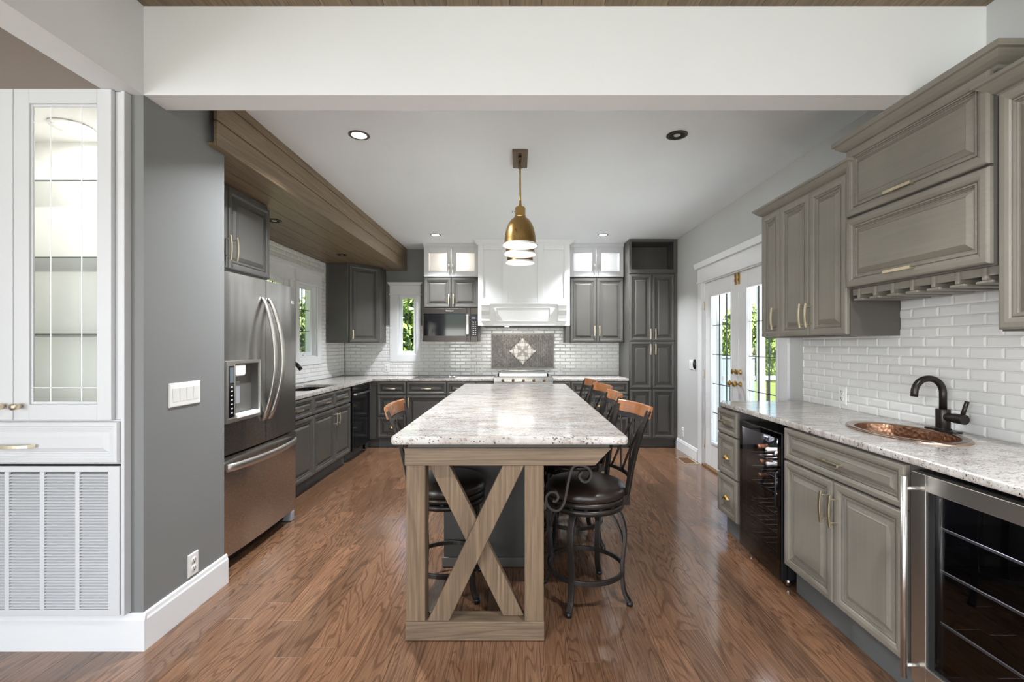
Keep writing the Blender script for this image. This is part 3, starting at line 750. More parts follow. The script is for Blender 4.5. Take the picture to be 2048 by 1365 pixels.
# pantry
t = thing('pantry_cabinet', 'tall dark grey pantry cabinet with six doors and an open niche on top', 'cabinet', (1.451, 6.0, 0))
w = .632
build('body', MB().box(0, w, .001, .61, .11, 2.34).box(0, .02, 0, .61, 2.34, 2.748).box(w - .02, w, 0, .61, 2.34, 2.748).box(.02, w - .02, .35, .36, 2.34, 2.748).box(.02, w - .02, 0, .61, 2.72, 2.748), 'cab_shaded', t)
build('niche_frame', MB().rframe(0, w, 2.30, 2.752, .032, .05, .055, .04, -.018, 0), 'cab_shaded', t, bevel=.003)
build('toe_kick', MB().box(0, w, .06, .6, .001, .11), 'cab_side', t)
build('filler', MB().box(w - .03, w, -.012, 0, .11, 2.30), 'cab_side', t)
mx = .300
for (a, b_, hz) in ((1.408, 2.288, 1.50), (.78, 1.402, 1.30), (.128, .774, None)):
    front('door', .002, a, mx - .002, b_, t, 'cab_shaded', hz and ('v', mx - .03, hz, .14))
    front('door', mx + .002, a, .60, b_, t, 'cab_shaded', hz and ('v', mx + .035, hz, .14))
# back uppers
YU = 6.29
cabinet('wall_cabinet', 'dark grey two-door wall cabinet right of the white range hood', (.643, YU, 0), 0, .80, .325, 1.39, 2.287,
        [('door', .065, 1.395, .425, 2.275, ('v', .395, 1.55, .14)), ('door', .428, 1.395, .797, 2.275, ('v', .462, 1.55, .14))], 'cab_shaded', 'cab_shaded')
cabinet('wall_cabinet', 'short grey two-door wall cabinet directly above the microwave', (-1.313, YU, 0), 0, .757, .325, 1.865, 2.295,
        [('door', .003, 1.872, .378, 2.285, ('v', .35, 1.985, .14)), ('door', .382, 1.872, .754, 2.285, ('v', .412, 1.985, .14))], 'cab_shaded', 'cab_shaded')
def glasscab(x0, w, label, warm):
    t = thing('glass_cabinet', label, 'cabinet', (x0, YU, 2.297), 0, None)
    h = .405
    build('body', MB().box(0, .018, .001, .32, 0, h).box(w - .018, w, .001, .32, 0, h).box(.018, w - .018, .001, .32, 0, .018).box(.018, w - .018, .001, .32, h - .018, h).box(.018, w - .018, .31, .32, .018, h - .018), 'hutch_white', t)
    cr = MB().box(0, w, -.02, .32, h, h + .012).sweep([(-.001, -.02, h + .012), (w + .001, -.02, h + .012)], [(0, 0), (0, .012), (.01, .014), (.025, .03), (.036, .042), (.041, .042), (.041, 0)], side=(0, 0, 1), smooth=False)
    build('crown', cr, 'hutch_white', t)
    hw = w / 2
    for (a, b_, hx) in ((.002, hw - .002, hw - .025), (hw + .002, w - .002, hw + .028)):
        o = build('door', MB().rframe(a, b_, .003, h, .068, .055, .075, .075, -.02, 0), 'hutch_white', t, bevel=.003)
        build('pane', MB().box(a + .068, b_ - .055, -.010, -.007, .078, h - .075), 'glass', o)
        arch(hx, .11, .12, True, o, y0=-.02, mat='steel')
    lp = build('cabinet_light', MB().lathe([(0, .0), (.045, .0), (.045, .008), (0, .008)], (w / 2, .16, h - .028)), 'lens_hutch', t)
    L = light('cabinet_lamp', 'POINT', (w / 2, .17, h - .09), .9, warm, shadow_soft_size=.03); L.parent = t
glasscab(-1.313, .755, 'small white glass-door cabinet lit warm inside, above the microwave cabinet', (1, .84, .68))
glasscab(.685, .757, 'small white glass-door cabinet glowing white, beside the pantry top', (1, .96, .9))
# corner wall cabinet, diagonal
t = thing('corner_cabinet', 'dark grey diagonal corner wall cabinet with one door under the wood soffit', 'cabinet', (XL, YB, 1.385))
h = 1.048
pts = [(.012, -.012), (.012, -.66), (.287, -.66), (.61, -.305), (.61, -.012)]
build('body', MB().prism(pts, (0, h), 'z'), 'cab_shaded', t)
dx, dy = .61 - .287, .66 - .305; L_ = math.hypot(dx, dy); ang = math.atan2(dy, dx)
d = build('door', MB().panel(.028, L_ - .03, .008, h - .02, DOOR), 'cab_shaded', t); d.location = (.287, -.66, 0); d.rotation_euler = (0, 0, ang)
arch(.055, .11, .12, True, d)
# cabinet above the fridge
cabinet('wall_cabinet', 'grey two-door wall cabinet above the stainless fridge', (-1.95, 2.60, 0), LEFT, .93, .57, 1.86, 2.43,
        [('door', .003, 1.868, .415, 2.405, ('v', .385, 2.0, .16)), ('door', .42, 1.868, .925, 2.405, ('v', .455, 2.0, .16))], 'cab_shaded', 'cab_side')
# --- bar run (local x = toward the camera)
cabinet('base_cabinet', 'narrow brown-grey three-drawer cabinet at the door end of the bar', (XB, 3.335, 0), RIGHT, .298, .60, .155, .915,
        [('drawer', .002, .732, .296, .905, ('h', .15, .825, .10)), ('drawer', .002, .445, .296, .726, ('cup', .15, .575)), ('drawer', .002, .158, .296, .439, ('cup', .15, .295))], toe=.155, toein=.05)
cabinet('base_cabinet', 'brown-grey bar sink cabinet with a wide drawer front and two doors', (XB, 2.50, 0), RIGHT, .80, .60, .155, .70,
        [('drawer', .003, .735, .785, .908, ('flat', .40, .815, .14)), ('door', .003, .158, .392, .729, ('v', .362, .60, .15)), ('door', .396, .158, .785, .729, ('v', .425, .60, .15))], toe=.155, toein=.05, hmat='cab_h', rail=.915)
def crown(mb, x0, x1, z, d, left=True, right=True, hgt=.07, pr=.06):
    P = [(0, 0), (.006, .004), (.010, .014), (.020, .020), (.034, .032), (.046, .046), (.050, .052), (pr, .056), (pr, hgt), (0, hgt)]
    a = pr
    # front
    n = len(P)
    vs = [(x0 - (p[0] if left else 0), -.0 - p[0], z + p[1]) for p in P] + [(x1 + (p[0] if right else 0), -.0 - p[0], z + p[1]) for p in P]
    fs = [(i, i + 1, i + 1 + n, i + n) for i in range(n - 1)]
    mb.add(vs, fs)
    for (on, x, sg) in ((left, x0, -1), (right, x1, 1)):
        vs = [(x + sg * p[0] if on else x, -p[0], z + p[1]) for p in P] + [(x + sg * p[0] if on else x, d, z + p[1]) for p in P]
        mb.add(vs, fs + [tuple(range(n))] * (0 if on else 1))
    mb.box(x0 - (pr if left else 0) + .001, x1 + (pr if right else 0) - .001, -pr + .001, d, z + hgt - .004, z + hgt - .0005)
    return mb
XU = 1.785
t = cabinet('wall_cabinet', 'grey three-door wall cabinet nearest the glass doors, with crown', (XU + .02, 3.35, 0), RIGHT, .872, .275, 1.41, 2.335,
        [('door', .002, 1.415, .232, 2.295, ('v', .205, 1.54, .15)), ('door', .236, 1.415, .546, 2.295, ('v', .518, 1.54, .15)), ('door', .550, 1.415, .868, 2.295, ('v', .578, 1.54, .15))], 'cab', 'cab_side')
build('crown', crown(MB(), 0, .872, 2.287 - 1.41, .275), 'cab_h', t)
t = thing('wall_cabinet', 'taller grey wall cabinet with two wide lift-up doors above the bar sink', 'cabinet', (XU + .01, 2.472, 1.63), RIGHT)
wB = .765
build('body', MB().box(0, wB, .001, .285, .03, .775), 'cab_side', t)
for (a, b_) in ((.037, .408), (.416, .775)):
    o = front('door', .002, a, wB - .012, b_, t, 'cab_h'); flatpull(.37, a + .04, .15, o)
build('crown', crown(MB(), 0, wB, .762, .285, hgt=.08), 'cab_h', t)
rk = MB().box(.006, wB - .004, .015, .028, -.004, .03).box(.006, wB - .004, .26, .28, -.004, .03)
o = build('stemware_rack', rk, 'cab', t)
for k in range(7):
    x = .055 + k * .109
    rail = MB().box(x - .009, x + .009, .005, .27, -.022, .03).box(x - .032, x + .032, .005, .27, -.034, -.022)
    build('rack_rail', rail, 'cab', o, bevel=.004)
t = cabinet('wall_cabinet', 'grey wall cabinet at the right edge, nearest the camera', (XU + .02, 1.70, 0), RIGHT, .62, .275, 1.41, 2.335,
        [('door', .003, 1.415, .31, 2.295, ('v', .28, 1.54, .15)), ('door', .314, 1.415, .617, 2.295, ('v', .345, 1.54, .15))], 'cab', 'cab_side')
build('crown', crown(MB(), 0, .62, 2.287 - 1.41, .275, right=False), 'cab_h', t)

# ------------------------------------------------------------------ worktops
def slab(name, label, outline, z0, z1, cat='countertop', holes=None, bev=.006):
    mb = MB().prism(outline, (z0, z1), 'z')
    o = build(name, mb, 'granite', None); tag(o, label, cat)
    if holes:
        for h in holes:
            me = bpy.data.meshes.new('cut'); hm = MB().prism(h, (z0 - .05, z1 + .05), 'z'); me.from_pydata(hm.v, [], hm.f); me.update()
            co = bpy.data.objects.new('cut', me); COL.objects.link(co)
            md = o.modifiers.new('cut', 'BOOLEAN'); md.object = co; md.operation = 'DIFFERENCE'; md.solver = 'EXACT'
            bpy.context.view_layer.update()
            dg = bpy.context.evaluated_depsgraph_get(); nmsh = bpy.data.meshes.new_from_object(o.evaluated_get(dg))
            o.modifiers.clear(); o.data = nmsh; bpy.data.objects.remove(co)
    b_ = o.modifiers.new('bevel', 'BEVEL'); b_.width = bev; b_.segments = 3; b_.limit_method = 'ANGLE'; b_.angle_limit = math.radians(50)
    return o
def rr(x0, x1, y0, y1, r, n=6):
    P = []
    for (cx, cy, a0) in ((x1 - r, y1 - r, 0), (x0 + r, y1 - r, PI / 2), (x0 + r, y0 + r, PI), (x1 - r, y0 + r, 1.5 * PI)):
        for k in range(n + 1): a = a0 + PI / 2 * k / n; P.append((cx + r * math.cos(a), cy + r * math.sin(a)))
    return P
slab('countertop', 'L-shaped speckled white granite worktop running from the fridge to the range', [(XL + .01, 3.60), (-1.93, 3.60), (-1.93, 5.985), (-.336, 5.985), (-.336, YB - .01), (XL + .01, YB - .01)], .88, .914,
     holes=[rr(-2.40, -2.03, 4.38, 5.12, .04), rr(-1.405, -.865, 6.06, 6.47, .01)])
slab('countertop', 'short granite worktop between the range and the pantry', [(.452, 5.985), (1.449, 5.985), (1.449, YB - .01), (.452, YB - .01)], .88, .914)
Yc, Xc = 2.12, 1.79
slab('countertop', 'long granite bar worktop holding the copper sink', [(1.448, 1.02), (1.448, 3.28), (1.498, 3.335), (XR - .004, 3.335), (XR - .004, 1.02)], .918, .949,
     holes=[[(Xc - .0 + .152 * math.cos(a * PI / 20), Yc + .235 * math.sin(a * PI / 20)) for a in range(40)]], bev=.01)
o = slab('island_countertop', 'large speckled granite slab on top of the kitchen island', rr(-.585, .498, 2.057, 4.885, .025), .905, .943, bev=.012)
# left sink + faucet
t = thing('kitchen_sink', 'dark undermount sink in the left worktop below the window', 'sink', (-2.215, 4.75, .88))
sk = MB().lathe([(0, -.18), (.165, -.18), (.185, -.16), (.195, -.002)], (0, 0, 0), 4)
sk = MB(); o1 = rr(-.185, .185, -.37, .37, .04); n_ = len(o1)
sk.add([(p[0], p[1], -.001) for p in o1] + [(p[0] * .96, p[1] * .97, -.19) for p in o1], [(i, (i + 1) % n_, (i + 1) % n_ + n_, i + n_) for i in range(n_)] + [tuple(range(n_, 2 * n_))], False)
b_ = build('bowl', sk, 'faucet_black', t); s_ = b_.modifiers.new('s', 'SOLIDIFY'); s_.thickness = .004
build('drain', MB().ring(.015, .045, -.188, -.184), 'steel', t)
t = thing('kitchen_faucet', 'black kitchen faucet behind the left sink, mostly hidden by the fridge', 'faucet', (-2.44, 4.75, .915))
build('spout', MB().cyl((0, 0, 0), (0, 0, .05), .025).tube([(0, 0, .02), (0, 0, .22), (.02, 0, .27), (.05, 0, .285), (.10, 0, .265), (.145, 0, .215)], .012, 12).cyl((.115, 0, .245), (.165, 0, .185), .02, 14), 'faucet_black', t)
build('lever', MB().cyl((0, 0, .04), (0, .07, .06), .007, 8), 'faucet_black', t)
# copper bar sink
t = thing('bar_sink', 'oval hammered copper sink set into the granite bar', 'sink', (Xc, Yc, .949))
ax, ay = .178, .283
prof = [(1.0, -.001), (1.0, .006), (.985, .0105), (.90, .010), (.84, .007), (.80, .0)]
bw = MB().lathe([(1.0, .0005), (1.0, .006), (.985, .010), (.93, .0095), (.86, .009), (.835, .006)], seg=64, sx=ax, sy=ay)
build('rim', bw, 'copper_rim', t)
bw = MB().lathe([(.835, .006), (.82, -.01), (.80, -.05), (.74, -.10), (.60, -.13), (.3, -.14), (.06, -.142)], seg=64, sx=ax, sy=ay)
build('bowl', bw, 'copper', t)
build('drain', MB().lathe([(0, -.139), (.02, -.139), (.025, -.141)], seg=20), 'copper_rim', t)
t = thing('bar_faucet', 'matte black single-lever faucet standing behind the copper sink', 'faucet', (1.985, 2.13, .957))
build('base_plate', MB().prism(rr(-.026, .026, -.082, .082, .02), (0, .009), 'z').prism(rr(-.031, .031, -.031, .031, .03, 8), (.009, .014), 'z'), 'faucet_black', t, bevel=.002)
build('body', MB().cyl((0, 0, .012), (0, 0, .102), .0275, 28), 'faucet_black', t, bevel=.0015)
P = [(0, 0, .10), (0, 0, .175)] + [(-.067 + .067 * math.cos(a), 0, .178 + .067 * math.sin(a)) for a in [PI * k / 16 for k in range(0, 17)]] + [(-.136, 0, .160)]
build('spout', MB().tube(P, .0148, 20), 'faucet_black', t)
lv = build('handle', MB().cyl((0, -.02, .068), (0, -.055, .068), .020, 22).cyl((0, -.057, .068), (0, -.105, .068), .0225, 22), 'faucet_black', t, bevel=.001)
build('lever', MB().cyl((0, -.088, .07), (.012, -.103, .15), .0085, 14), 'faucet_black', lv)

# ------------------------------------------------------------------ cooktop
t = thing('cooktop', 'flat black glass cooktop set into the back worktop below the microwave', 'cooktop', (-1.405, 6.06, .9145))
build('glass', MB().box(-.01, .55, -.01, .42, 0, .004), 'black_gloss', t, bevel=.0015)
for (kx, ky) in ((.49, .05), (.49, .10), (.52, .15), (.46, .15)):
    build('knob', MB().lathe([(0, .022), (.013, .022), (.016, .004)], (kx, ky, 0), 16), 'steel', t)
for (cx, cy, r) in ((.14, .11, .08), (.14, .31, .065), (.36, .11, .065), (.36, .31, .08)):
    build('burner', MB().ring(r - .002, r, .004, .0043, (cx, cy, 0), 32), 'gray_plastic', t)

# ------------------------------------------------------------------ range
t = thing('range', 'stainless slide-in range under the white hood, behind the island', 'range', (-.332, 5.965, 0))
w = .78
build('body', MB().box(.002, w - .002, .02, .62, .05, .895), 'stainless_trim', t)
build('cooktop', MB().box(.002, w - .002, .075, .58, .895, .925), 'black_gloss', t, bevel=.003)
build('control_panel', MB().add([(0, -.02, .872), (w, -.02, .872), (w, .0, .932), (0, .0, .932), (0, .08, .94), (w, .08, .94), (0, .08, .872), (w, .08, .872)], [(0, 1, 2, 3), (3, 2, 5, 4), (4, 5, 7, 6), (0, 6, 7, 1), (0, 3, 4, 6), (1, 7, 5, 2)]), 'steel', t, bevel=.006)
o = build('oven_door', MB().panel(.004, w - .004, .27, .85, [(0, .012), (.004, .02), (.035, .02), (.038, .016), (.045, .016), (.05, .02), (.07, .02), (.073, .014)]), 'steel', t)
build('window', MB().box(.11, w - .11, -.0165, -.0145, .38, .74), 'black_gloss', o)
build('handle', MB().tube([(.05, -.02, .80), (.05, -.06, .80), (w - .05, -.06, .80), (w - .05, -.02, .80)], .012, 10), 'steel', o)
build('drawer', MB().box(.004, w - .004, -.018, .01, .06, .262), 'steel', t, bevel=.004)
build('back_rail', MB().tube([(.035, .545, .925), (.04, .545, .965), (.09, .545, .985), (w - .09, .545, .985), (w - .04, .545, .965), (w - .035, .545, .925)], .010, 10).box(.05, w - .05, .53, .56, .925, .952), 'steel', t)
for k in range(5):
    build('knob', MB().cyl((.12 + k * .135, -.006, .902), (.12 + k * .135, -.036, .892), .018, 16), 'steel', t, bevel=.001)

# ------------------------------------------------------------------ microwave
t = thing('microwave', 'dark stainless over-range microwave hung below the short grey cabinet', 'microwave', (-1.315, 6.20, 1.405))
w, h = .757, .452
build('body', MB().box(0, w, .01, .41, 0, h), 'micro_steel', t, bevel=.003)
o = build('door', MB().rframe(.002, .652, .002, h - .002, .02, .045, .075, .075, -.015, .009), 'micro_steel', t, bevel=.003)
build('window', MB().box(.022, .607, -.010, .008, .077, h - .077), 'black_gloss', o)
build('handle', MB().strap([(.618, -.012, .08), (.618, -.045, .10), (.618, -.05, .22), (.618, -.045, .35), (.618, -.012, .37)], .032, .008, (1, 0, 0)), 'steel', o, bevel=.002)
o = build('control_panel', MB().box(.655, w - .003, -.015, .009, .002, h - .002), 'micro_steel', t, bevel=.003)
build('keypad', MB().box(.662, w - .010, -.017, -.0145, .07, .372), 'black_gloss', o)
build('display', MB().box(.674, .724, -.0185, -.0165, .305, .335), 'display', o)
ks = MB()
for r in range(7):
    for c_ in range(3): ks.box(.672 + c_ * .024, .682 + c_ * .024, -.018, -.0168, .09 + r * .028, .100 + r * .028)
build('keys', ks, 'key_text', o)
text('logo', 'Whirlpool', .026, (.372, -.0155, h - .035), (PI / 2, 0, 0), 'key_text', t)

# ------------------------------------------------------------------ hood
t = thing('range_hood', 'large white panelled range hood with crown and mantel shelf', 'range hood', (-.545, 6.06, 1.612))
w = 1.222; h = 1.085
b0 = MB().box(0, w, .012, .55, .05, h)
build('body', b0, 'trim_white', t)
fr = MB()
px = [0, .072, .322, .405, .792, .875, 1.145, w]
for i in range(0, 8, 2): fr.box(px[i], px[i + 1], -.002, .012, .31, h)
for i in range(1, 6, 2): fr.box(px[i], px[i + 1], -.002, .012, .31, .37).box(px[i], px[i + 1], -.002, .012, h - .07, h)
build('panel_frame', fr, 'trim_white', t, bevel=.004)
build('mantel', MB().box(-.0, w + .0, -.015, .012, 0.0, .30).box(.03, w - .03, -.03, -.015, .285, .312), 'trim_white', t, bevel=.003)
build('mantel_panel', MB().rframe(.235, .965, .055, .245, .012, .012, .012, .012, -.024, -.014), 'trim_white', t, bevel=.004)
for cx in (.045, 1.06):
    P = [(-.07, .285), (-.07, .25), (-.062, .20), (-.045, .14), (-.036, .09), (-.036, .06), (-.014, .05), (-.014, .285)]
    build('corbel', MB().prism(P, (cx, cx + .115), 'x').box(cx - .006, cx + .121, -.078, -.014, .265, .285), 'trim_white', t, bevel=.003)
cr = MB(); P = [(0, 0), (.008, .004), (.012, .016), (.03, .026), (.05, .044), (.056, .05), (.062, .05), (.062, .058), (0, .058)]
n_ = len(P)
vs = [(-p[0], -p[0], h - .002 + p[1]) for p in P] + [(w + p[0], -p[0], h - .002 + p[1]) for p in P]; cr.add(vs, [(i, i + 1, i + 1 + n_, i + n_) for i in range(n_ - 1)])
for x, s_ in ((0, -1), (w, 1)):
    vs = [(x + s_ * p[0], -p[0], h - .002 + p[1]) for p in P] + [(x + s_ * p[0], .165, h - .002 + p[1]) for p in P]; cr.add(vs, [(i, i + 1, i + 1 + n_, i + n_) for i in range(n_ - 1)])
build('crown', cr, 'trim_white', t)
build('filter', MB().box(.06, w - .06, .02, .50, -.006, .0), 'can_dark', t)
hl = build('lamp', MB().lathe([(0, -.010), (.03, -.010), (.03, -.006)], (.38, .12, 0)), 'lens_hutch', t)
L = light('hood_lamp', 'AREA', (.5, .22, -.02), .7, (1, .93, .84), shape='RECTANGLE', size=.5, size_y=.1); L.parent = t

# ------------------------------------------------------------------ mosaic panel
t = thing('mosaic_panel', 'brown herringbone mosaic panel with white diamond medallion behind the range', 'mosaic', (.053, YB - .009, 1.266))
hw, hh = .455, .247
build('frame', MB().rframe(-hw, hw, -hh, hh, .014, .014, .014, .014, -.012, 0), 'mosaic_gray', t, bevel=.003)
build('grout', MB().box(-hw + .014, hw - .014, -.001, 0, -hh + .014, hh - .014), 'mosaic_gray', t)
st = MB(); cw = .0275; x = -hw + .014; k = 0; R = .21
while x + cw < hw - .010:
    z = -hh + .014 - .03; up = 1 if k % 2 == 0 else -1
    x1 = min(x + cw, hw - .014)
    while z < hh - .016:
        dz = .021 * up
        q = [(x + .0008, z), (x1 - .0008, z + dz), (x1 - .0008, z + dz + .0082), (x + .0008, z + .0082)]
        zc = z + dz / 2 + .003; xc = (x + x1) / 2
        q = [(p[0], min(max(p[1], -hh + .0142), hh - .0142)) for p in q]
        if (q[3][1] - q[0][1] > .002 or q[2][1] - q[1][1] > .002) and abs(xc) + abs(zc) > R - .012:
            st.add([(p[0], -.004, p[1]) for p in q], [(0, 1, 2, 3)])
        z += .0108
    x += cw; k += 1
build('sticks', st, 'mosaic_stick', t)
md = MB(); md.prism([(0, -R), (R, 0), (0, R), (-R, 0)], (-.004, 0)); o = build('medallion', md, 'mosaic_gray', t)
wp = MB()
def poly(P, y=-.0065): wp.prism(P, (y, -.003))
s = .052
for q in range(4):
    c_, s_ = [(1, 0), (0, 1), (-1, 0), (0, -1)][q]
    def T(u, v): return (u * c_ - v * s_, u * s_ + v * c_)
    poly([T(.098 + a, b_) for a, b_ in ((-.028, -.030), (.0, -.034), (.028, -.030), (.031, 0), (.028, .030), (0, .034), (-.028, .030), (-.031, 0))])      # cushion square
    poly([T(.135, -.028), T(.200, 0), T(.135, .028), T(.141, 0)])                                  # tip
    poly([T(.020, 0), T(.060, -.024), T(.063, 0), T(.060, .024)])                                   # inner kite
    poly([T(.072, .042), T(.120, .040), T(.100, .096), T(.085, .075)])                              # side kite
    poly([T(.072, -.042), T(.120, -.040), T(.100, -.096), T(.085, -.075)])
build('inlay', wp, 'mosaic_white', o, bevel=.001)
# ------------------------------------------------------------------ fridge
t = thing('refrigerator', 'stainless french-door fridge with curved handles and an ice dispenser', 'refrigerator', (-1.735, 2.652, 0), LEFT)
w = .915
build('body', MB().box(.008, w - .008, .075, .72, .03, 1.775), 'gray_plastic', t)
build('gasket', MB().box(.02, w - .02, .06, .075, .09, 1.77), 'gap_black', t)
def bowed(x0, x1, z0, z1, y0, y1, hole=None, nx=8, xa=0, xb=None):
    # gently bowed door skin; xa..xb is the whole fridge front
    xb = w; mb = MB()
    def fy(x): u = (x - xa) / (xb - xa) * 2 - 1; return y0 + .016 * u * u
    xs = [x0 + (x1 - x0) * i / nx for i in range(nx + 1)]
    if hole: xs = sorted(set(xs + [hole[0], hole[1]]))
    zs = [z0, z1] if not hole else [z0, hole[2], hole[3], z1]
    vs = [(x, fy(x), z) for z in zs for x in xs]; n = len(xs); fs = []
    for k in range(len(zs) - 1):
        for i in range(n - 1):
            if hole and k == 1 and xs[i] >= hole[0] - 1e-6 and xs[i + 1] <= hole[1] + 1e-6: continue
            fs.append((k * n + i, k * n + i + 1, (k + 1) * n + i + 1, (k + 1) * n + i))
    mb.add(vs, fs, True)
    e = [(x0, z0), (x1, z0), (x1, z1), (x0, z1)]
    rim = [(x, fy(x), z0) for x in xs] + [(x, fy(x), z1) for x in xs[::-1]]; m_ = len(rim)
    mb.add(rim + [(p[0], y1, p[2]) for p in rim], [(i, i + m_, (i + 1) % m_ + m_, (i + 1) % m_) for i in range(m_)] + [tuple(range(m_, 2 * m_))])
    return mb
mid = .468; z0 = .698; z1 = 1.80
HX0, HX1, HZ0, HZ1 = .128, .392, .915, 1.245
dl = build('door', bowed(.003, mid - .003, z0, z1, 0, .062, (HX0, HX1, HZ0, HZ1)), 'stainless', t, label='left fridge door with the ice and water dispenser')
dr = build('door', bowed(mid + .003, w - .003, z0, z1, 0, .062), 'stainless', t)
dz = build('freezer_drawer', bowed(.003, w - .003, .085, z0 - .012, 0, .062), 'stainless', t)
def vh(x, s, par):
    P = []
    for q in range(17):
        u = q / 16; z = .85 + .83 * u
        bow = math.sin(PI * u)
        P.append((x + s * .03 * bow, -.004 - .088 * bow ** .8, z))
    mb = MB().sweep(P, [(.020, .0), (.015, .009), (-.015, .009), (-.020, 0), (-.015, -.007), (.015, -.007)], side=(1, 0, 0))
    return build('handle', mb, 'stainless_trim', par)
vh(mid - .038, -.3, dl); vh(mid + .038, .5, dr)
P = []
for q in range(17):
    u = q / 16; P.append((.045 + (w - .09) * u, -.004 - .060 * math.sin(PI * u) ** .7, .625))
build('handle', MB().sweep(P, [(.024, .0), (.018, .009), (-.018, .009), (-.024, 0), (-.018, -.007), (.018, -.007)], side=(0, 0, 1)), 'stainless_trim', dz)
o = build('dispenser', MB().rframe(.044, .404, .888, 1.262, .012, .012, .027, .02, -.003, .02).box(.056, .124, -.002, .02, .915, 1.242).box(.124, .132, -.002, .02, .915, 1.242), 'stainless_trim', dl, bevel=.002)
build('recess', MB().box(HX0, HX1, .058, .061, HZ0, HZ1).box(HX0, HX0 + .003, .0, .06, HZ0, HZ1).box(HX1 - .003, HX1, .01, .06, HZ0, HZ1).box(HX0, HX1, .01, .06, HZ1 - .003, HZ1).box(HX0, HX1, .01, .06, HZ0, HZ0 + .003), 'recess_gray', o)
build('touch_panel', MB().box(.066, .114, -.004, -.001, .922, 1.232), 'black_gloss', o, bevel=.001)
ic = MB()
for k in range(7): ic.box(.080, .100, -.0048, -.0038, .945 + k * .026, .953 + k * .026)
build('icons', ic, 'key_text', o)
build('display', MB().box(.072, .108, -.0046, -.0038, 1.13, 1.222), 'display', o)
build('spout_block', MB().prism([(.150, 1.165), (.235, 1.165), (.245, 1.175), (.245, 1.235), (.140, 1.235), (.140, 1.175)], (.004, .05)), 'white_plastic', o, bevel=.006)
build('paddle', MB().box(.165, .235, .035, .045, .99, 1.13), 'gray_plastic', o, bevel=.004)
build('drip_tray', MB().box(.145, .392, -.004, .05, .905, .928), 'white_plastic', o, bevel=.003)
text('logo', 'LG', .03, (.855, .0095, 1.685), (PI / 2, 0, 0), 'white_plastic', dr)
build('hinge_cap', MB().box(.02, .08, .05, .12, 1.776, 1.80).box(w - .08, w - .02, .05, .12, 1.776, 1.80), 'gray_plastic', t, bevel=.004)
for x in (.03, w - .075):
    build('foot', MB().box(x, x + .05, .012, .09, .002, .078), 'gray_plastic', t, bevel=.006)
build('kick_grille', MB().box(.08, w - .08, .07, .09, .02, .085), 'gap_black', t)

# ------------------------------------------------------------------ wine cooler
t = thing('wine_cooler', 'black glass-door wine cooler under the bar between drawers and sink cabinet', 'wine cooler', (1.452, 2.990, 0), RIGHT)
w = .475; h = .868
sh = MB().box(0, .02, .035, .56, .055, h - .012).box(w - .02, w, .035, .56, .055, h - .012).box(.02, w - .02, .54, .56, .055, h - .012).box(.02, w - .02, .035, .54, h - .04, h - .012).box(.02, w - .02, .035, .54, .055, .12)
build('body', sh, 'black_satin', t)
o = build('door', MB().rframe(0, w, .055, h, .03, .045, .10, .04, .0, .033), 'black_satin', t, bevel=.004)
build('glass', MB().box(.004, w - .004, -.004, -.0005, .06, h - .004), 'tinted_glass', o)
build('handle', MB().tube([(w - .018, -.006, .45), (w - .018, -.024, .46), (w - .018, -.024, .64), (w - .018, -.006, .65)], .006, 8), 'black_satin', o)
for z in (.70, .61, .52, .40, .29, .18):
    r_ = MB().cyl((.022, .06, z - .035), (w - .022, .06, z - .035), .003, 8).cyl((.022, .48, z - .035), (w - .022, .48, z - .035), .003, 8)
    for k in range(6): r_.cyl((.04 + k * .078, .06, z - .035), (.04 + k * .078, .50, z - .035), .0025, 6)
    build('rack', r_, 'steel', t)
build('display', MB().box(.20, .27, .034, .036, h - .085, h - .06), 'display', t)
for x in (.03, w - .04):
    build('foot', MB().cyl((x, .06, .002), (x, .06, .055), .014, 14).cyl((x, .50, .002), (x, .50, .055), .014, 14), 'steel', t)
LAMP = light('cooler_lamp', 'POINT', (.24, .05, .80), 4.5, (.9, .95, 1), shadow_soft_size=.03); LAMP.parent = t
WB = None
spots = [(2.905, .708, 'foil_copper', 'copper-capped wine bottle on the top rack of the wine cooler'), (2.80, .708, 'foil_white', 'pale-capped wine bottle in the middle of the wine cooler top rack'),
         (2.695, .708, 'foil_white', 'pale-capped wine bottle at the handle end of the wine cooler top rack'), (2.875, .618, 'foil_copper', 'copper-capped wine bottle on the second rack of the wine cooler'),
         (2.80, .618, 'foil_white', 'pale-capped wine bottle on the second rack of the wine cooler'), (2.89, .528, 'foil_copper', 'copper-capped wine bottle on the third rack of the wine cooler'),
         (2.70, .528, 'foil_white', 'pale-capped wine bottle on the third rack of the wine cooler')]
for k, (yy, zz, fo, lab) in enumerate(spots):
    t = thing('wine_bottle', lab, 'bottle', (1.525, yy, zz + .004), 0, 'wine bottles in the cooler')
    build('bottle_body', MB().lathe([(0, .30), (.034, .298), (.0365, .29), (.0365, .12), (.030, .10), (.0145, .075), (.0145, .0)], (0, 0, 0), 20, 'x'), 'bottle_glass', t)
    build('foil_cap', MB().lathe([(0, -.004), (.014, -.004), (.0155, 0), (.0155, .012), (.0148, .014), (.0152, .06)], (0, 0, 0), 20, 'x'), fo, t)

